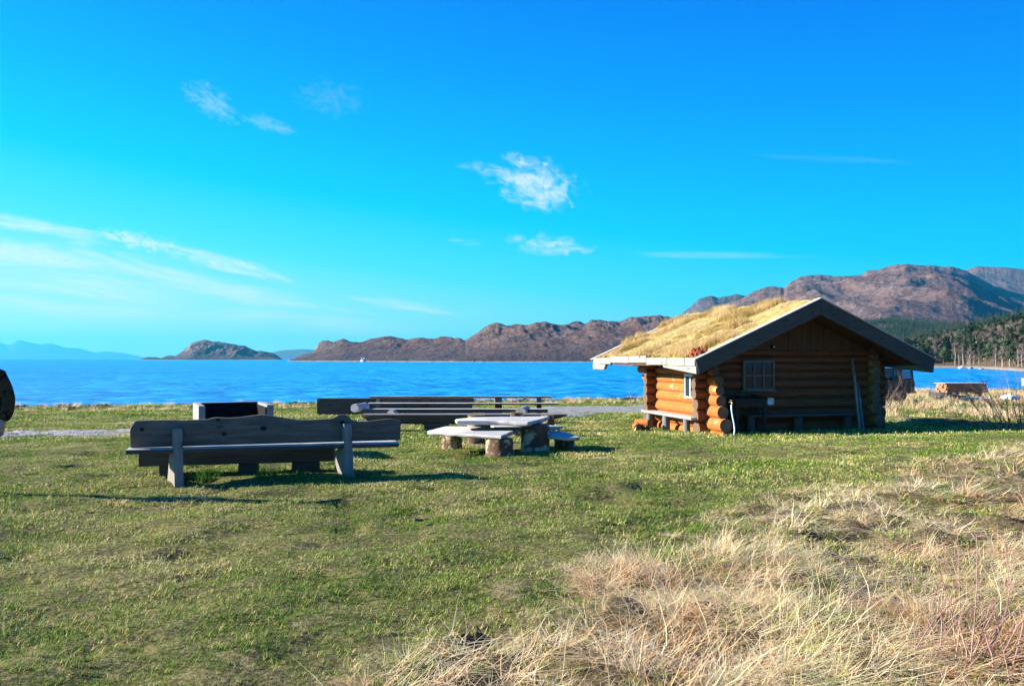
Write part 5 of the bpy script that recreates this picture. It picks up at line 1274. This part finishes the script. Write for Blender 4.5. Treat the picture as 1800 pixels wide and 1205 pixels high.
# the wood behind reads as one mass
src = [forest_src('bare', 10, 'wood_a'), forest_src('bare', 11.5, 'wood_b'), forest_src('pine', 11, 'wood_c'), forest_src('pine', 12.5, 'wood_d'), forest_src('spruce', 14, 'wood_e'), forest_src('spruce', 11, 'wood_f')]
pt = []; pk = []; sc_ = []
for i in range(4200):
    px = random.uniform(1440, 2050); u = random.random(); y = jbase(px)+30+u*(575-jbase(px)); x = (px-900)/FPX*y; z = down(bj, x, y)
    if z is None or z < SEA+1: continue
    top_ = (y-jbase(px))/(560-jbase(px)); nz = float(fbm(x*.02, y*.02, 3))
    if top_ < .4 and (px < 1850): 
        if random.random() < .5: continue
    if top_ > .72: k = random.choice((4, 5, 4))
    elif nz+random.gauss(0, .12) > .0: k = random.choice((0, 1))
    else: k = random.choice((2, 3, 2, 3, 4))
    pt.append((x, y, z-.2)); pk.append(k); sc_.append(random.uniform(.5, .85))
for i in range(5200):
    px = random.uniform(1380, 1900); u = random.random(); y = 650+u*520; x = (px-900)/FPX*y; z = down(bh_, x, y)
    if z is None or z < SEA+1: continue
    if u > .93+.1*float(fbm(x*.02, y*.02, 3)): continue
    pt.append((x, y, z-.2)); pk.append(random.choice((4, 5))); sc_.append(random.uniform(.55, .85))
scatter('woodland', np.array(pt), rng.random(len(pt))*6.28, sc_, pk, src, label='mixed pine and bare broadleaf wood covering the hillside across the inlet', cat='woodland')

# pale boulders on the far side of the inlet
for i, (px, dy, r, lb) in enumerate(((1691, 3, 1.0, 'pale boulder on the far beach of the inlet, under the palest trunk'), (1706, 2, .8, 'small pale boulder at the water line across the inlet'), (1725, 3, .7, 'small pale boulder right of the other two across the inlet'))):
    y = jbase(px)+4+dy; x = (px-900)/FPX*y; z = down(bj, x, y) or SEA
    bm = bmesh.new(); bmesh.ops.create_icosphere(bm, subdivisions=3, radius=1)
    for v in bm.verts: v.co = Vector((v.co.x*r*1.3, v.co.y*r, v.co.z*r*.7))*(1+mn.noise(v.co*1.5+Vector((i*3, 0, 0)))*.4)
    me = bpy.data.meshes.new('boulder'); bm.to_mesh(me); bm.free(); me.materials.append(MATS['cottage_wall'] if i < 1 else MATS['stone']); o = bpy.data.objects.new('boulder', me); COL.objects.link(o)
    o.location = (x, y, max(z, SEA)+r*.3); tag(o, lb, 'boulder', 'boulders on the far beach')

# ------------------------------------------------------------------ air
m = bpy.data.materials.new('air'); m.use_nodes = True; N = NT(m.node_tree); N.n.clear()
o_ = N.new('ShaderNodeOutputMaterial'); pv = N.new('ShaderNodeVolumePrincipled'); N.l.new(pv.outputs[0], o_.inputs['Volume'])
pv.inputs['Color'].default_value = (.05, .62, 1.0, 1); pv.inputs['Density'].default_value = 6.5e-5; pv.inputs['Anisotropy'].default_value = .2
mb = MB(); mb.box((0, 0, 290), (44000, 44000, 640)); hz = mb.build('haze', m); tag(hz, kind='stuff')
hz.location.z = -20
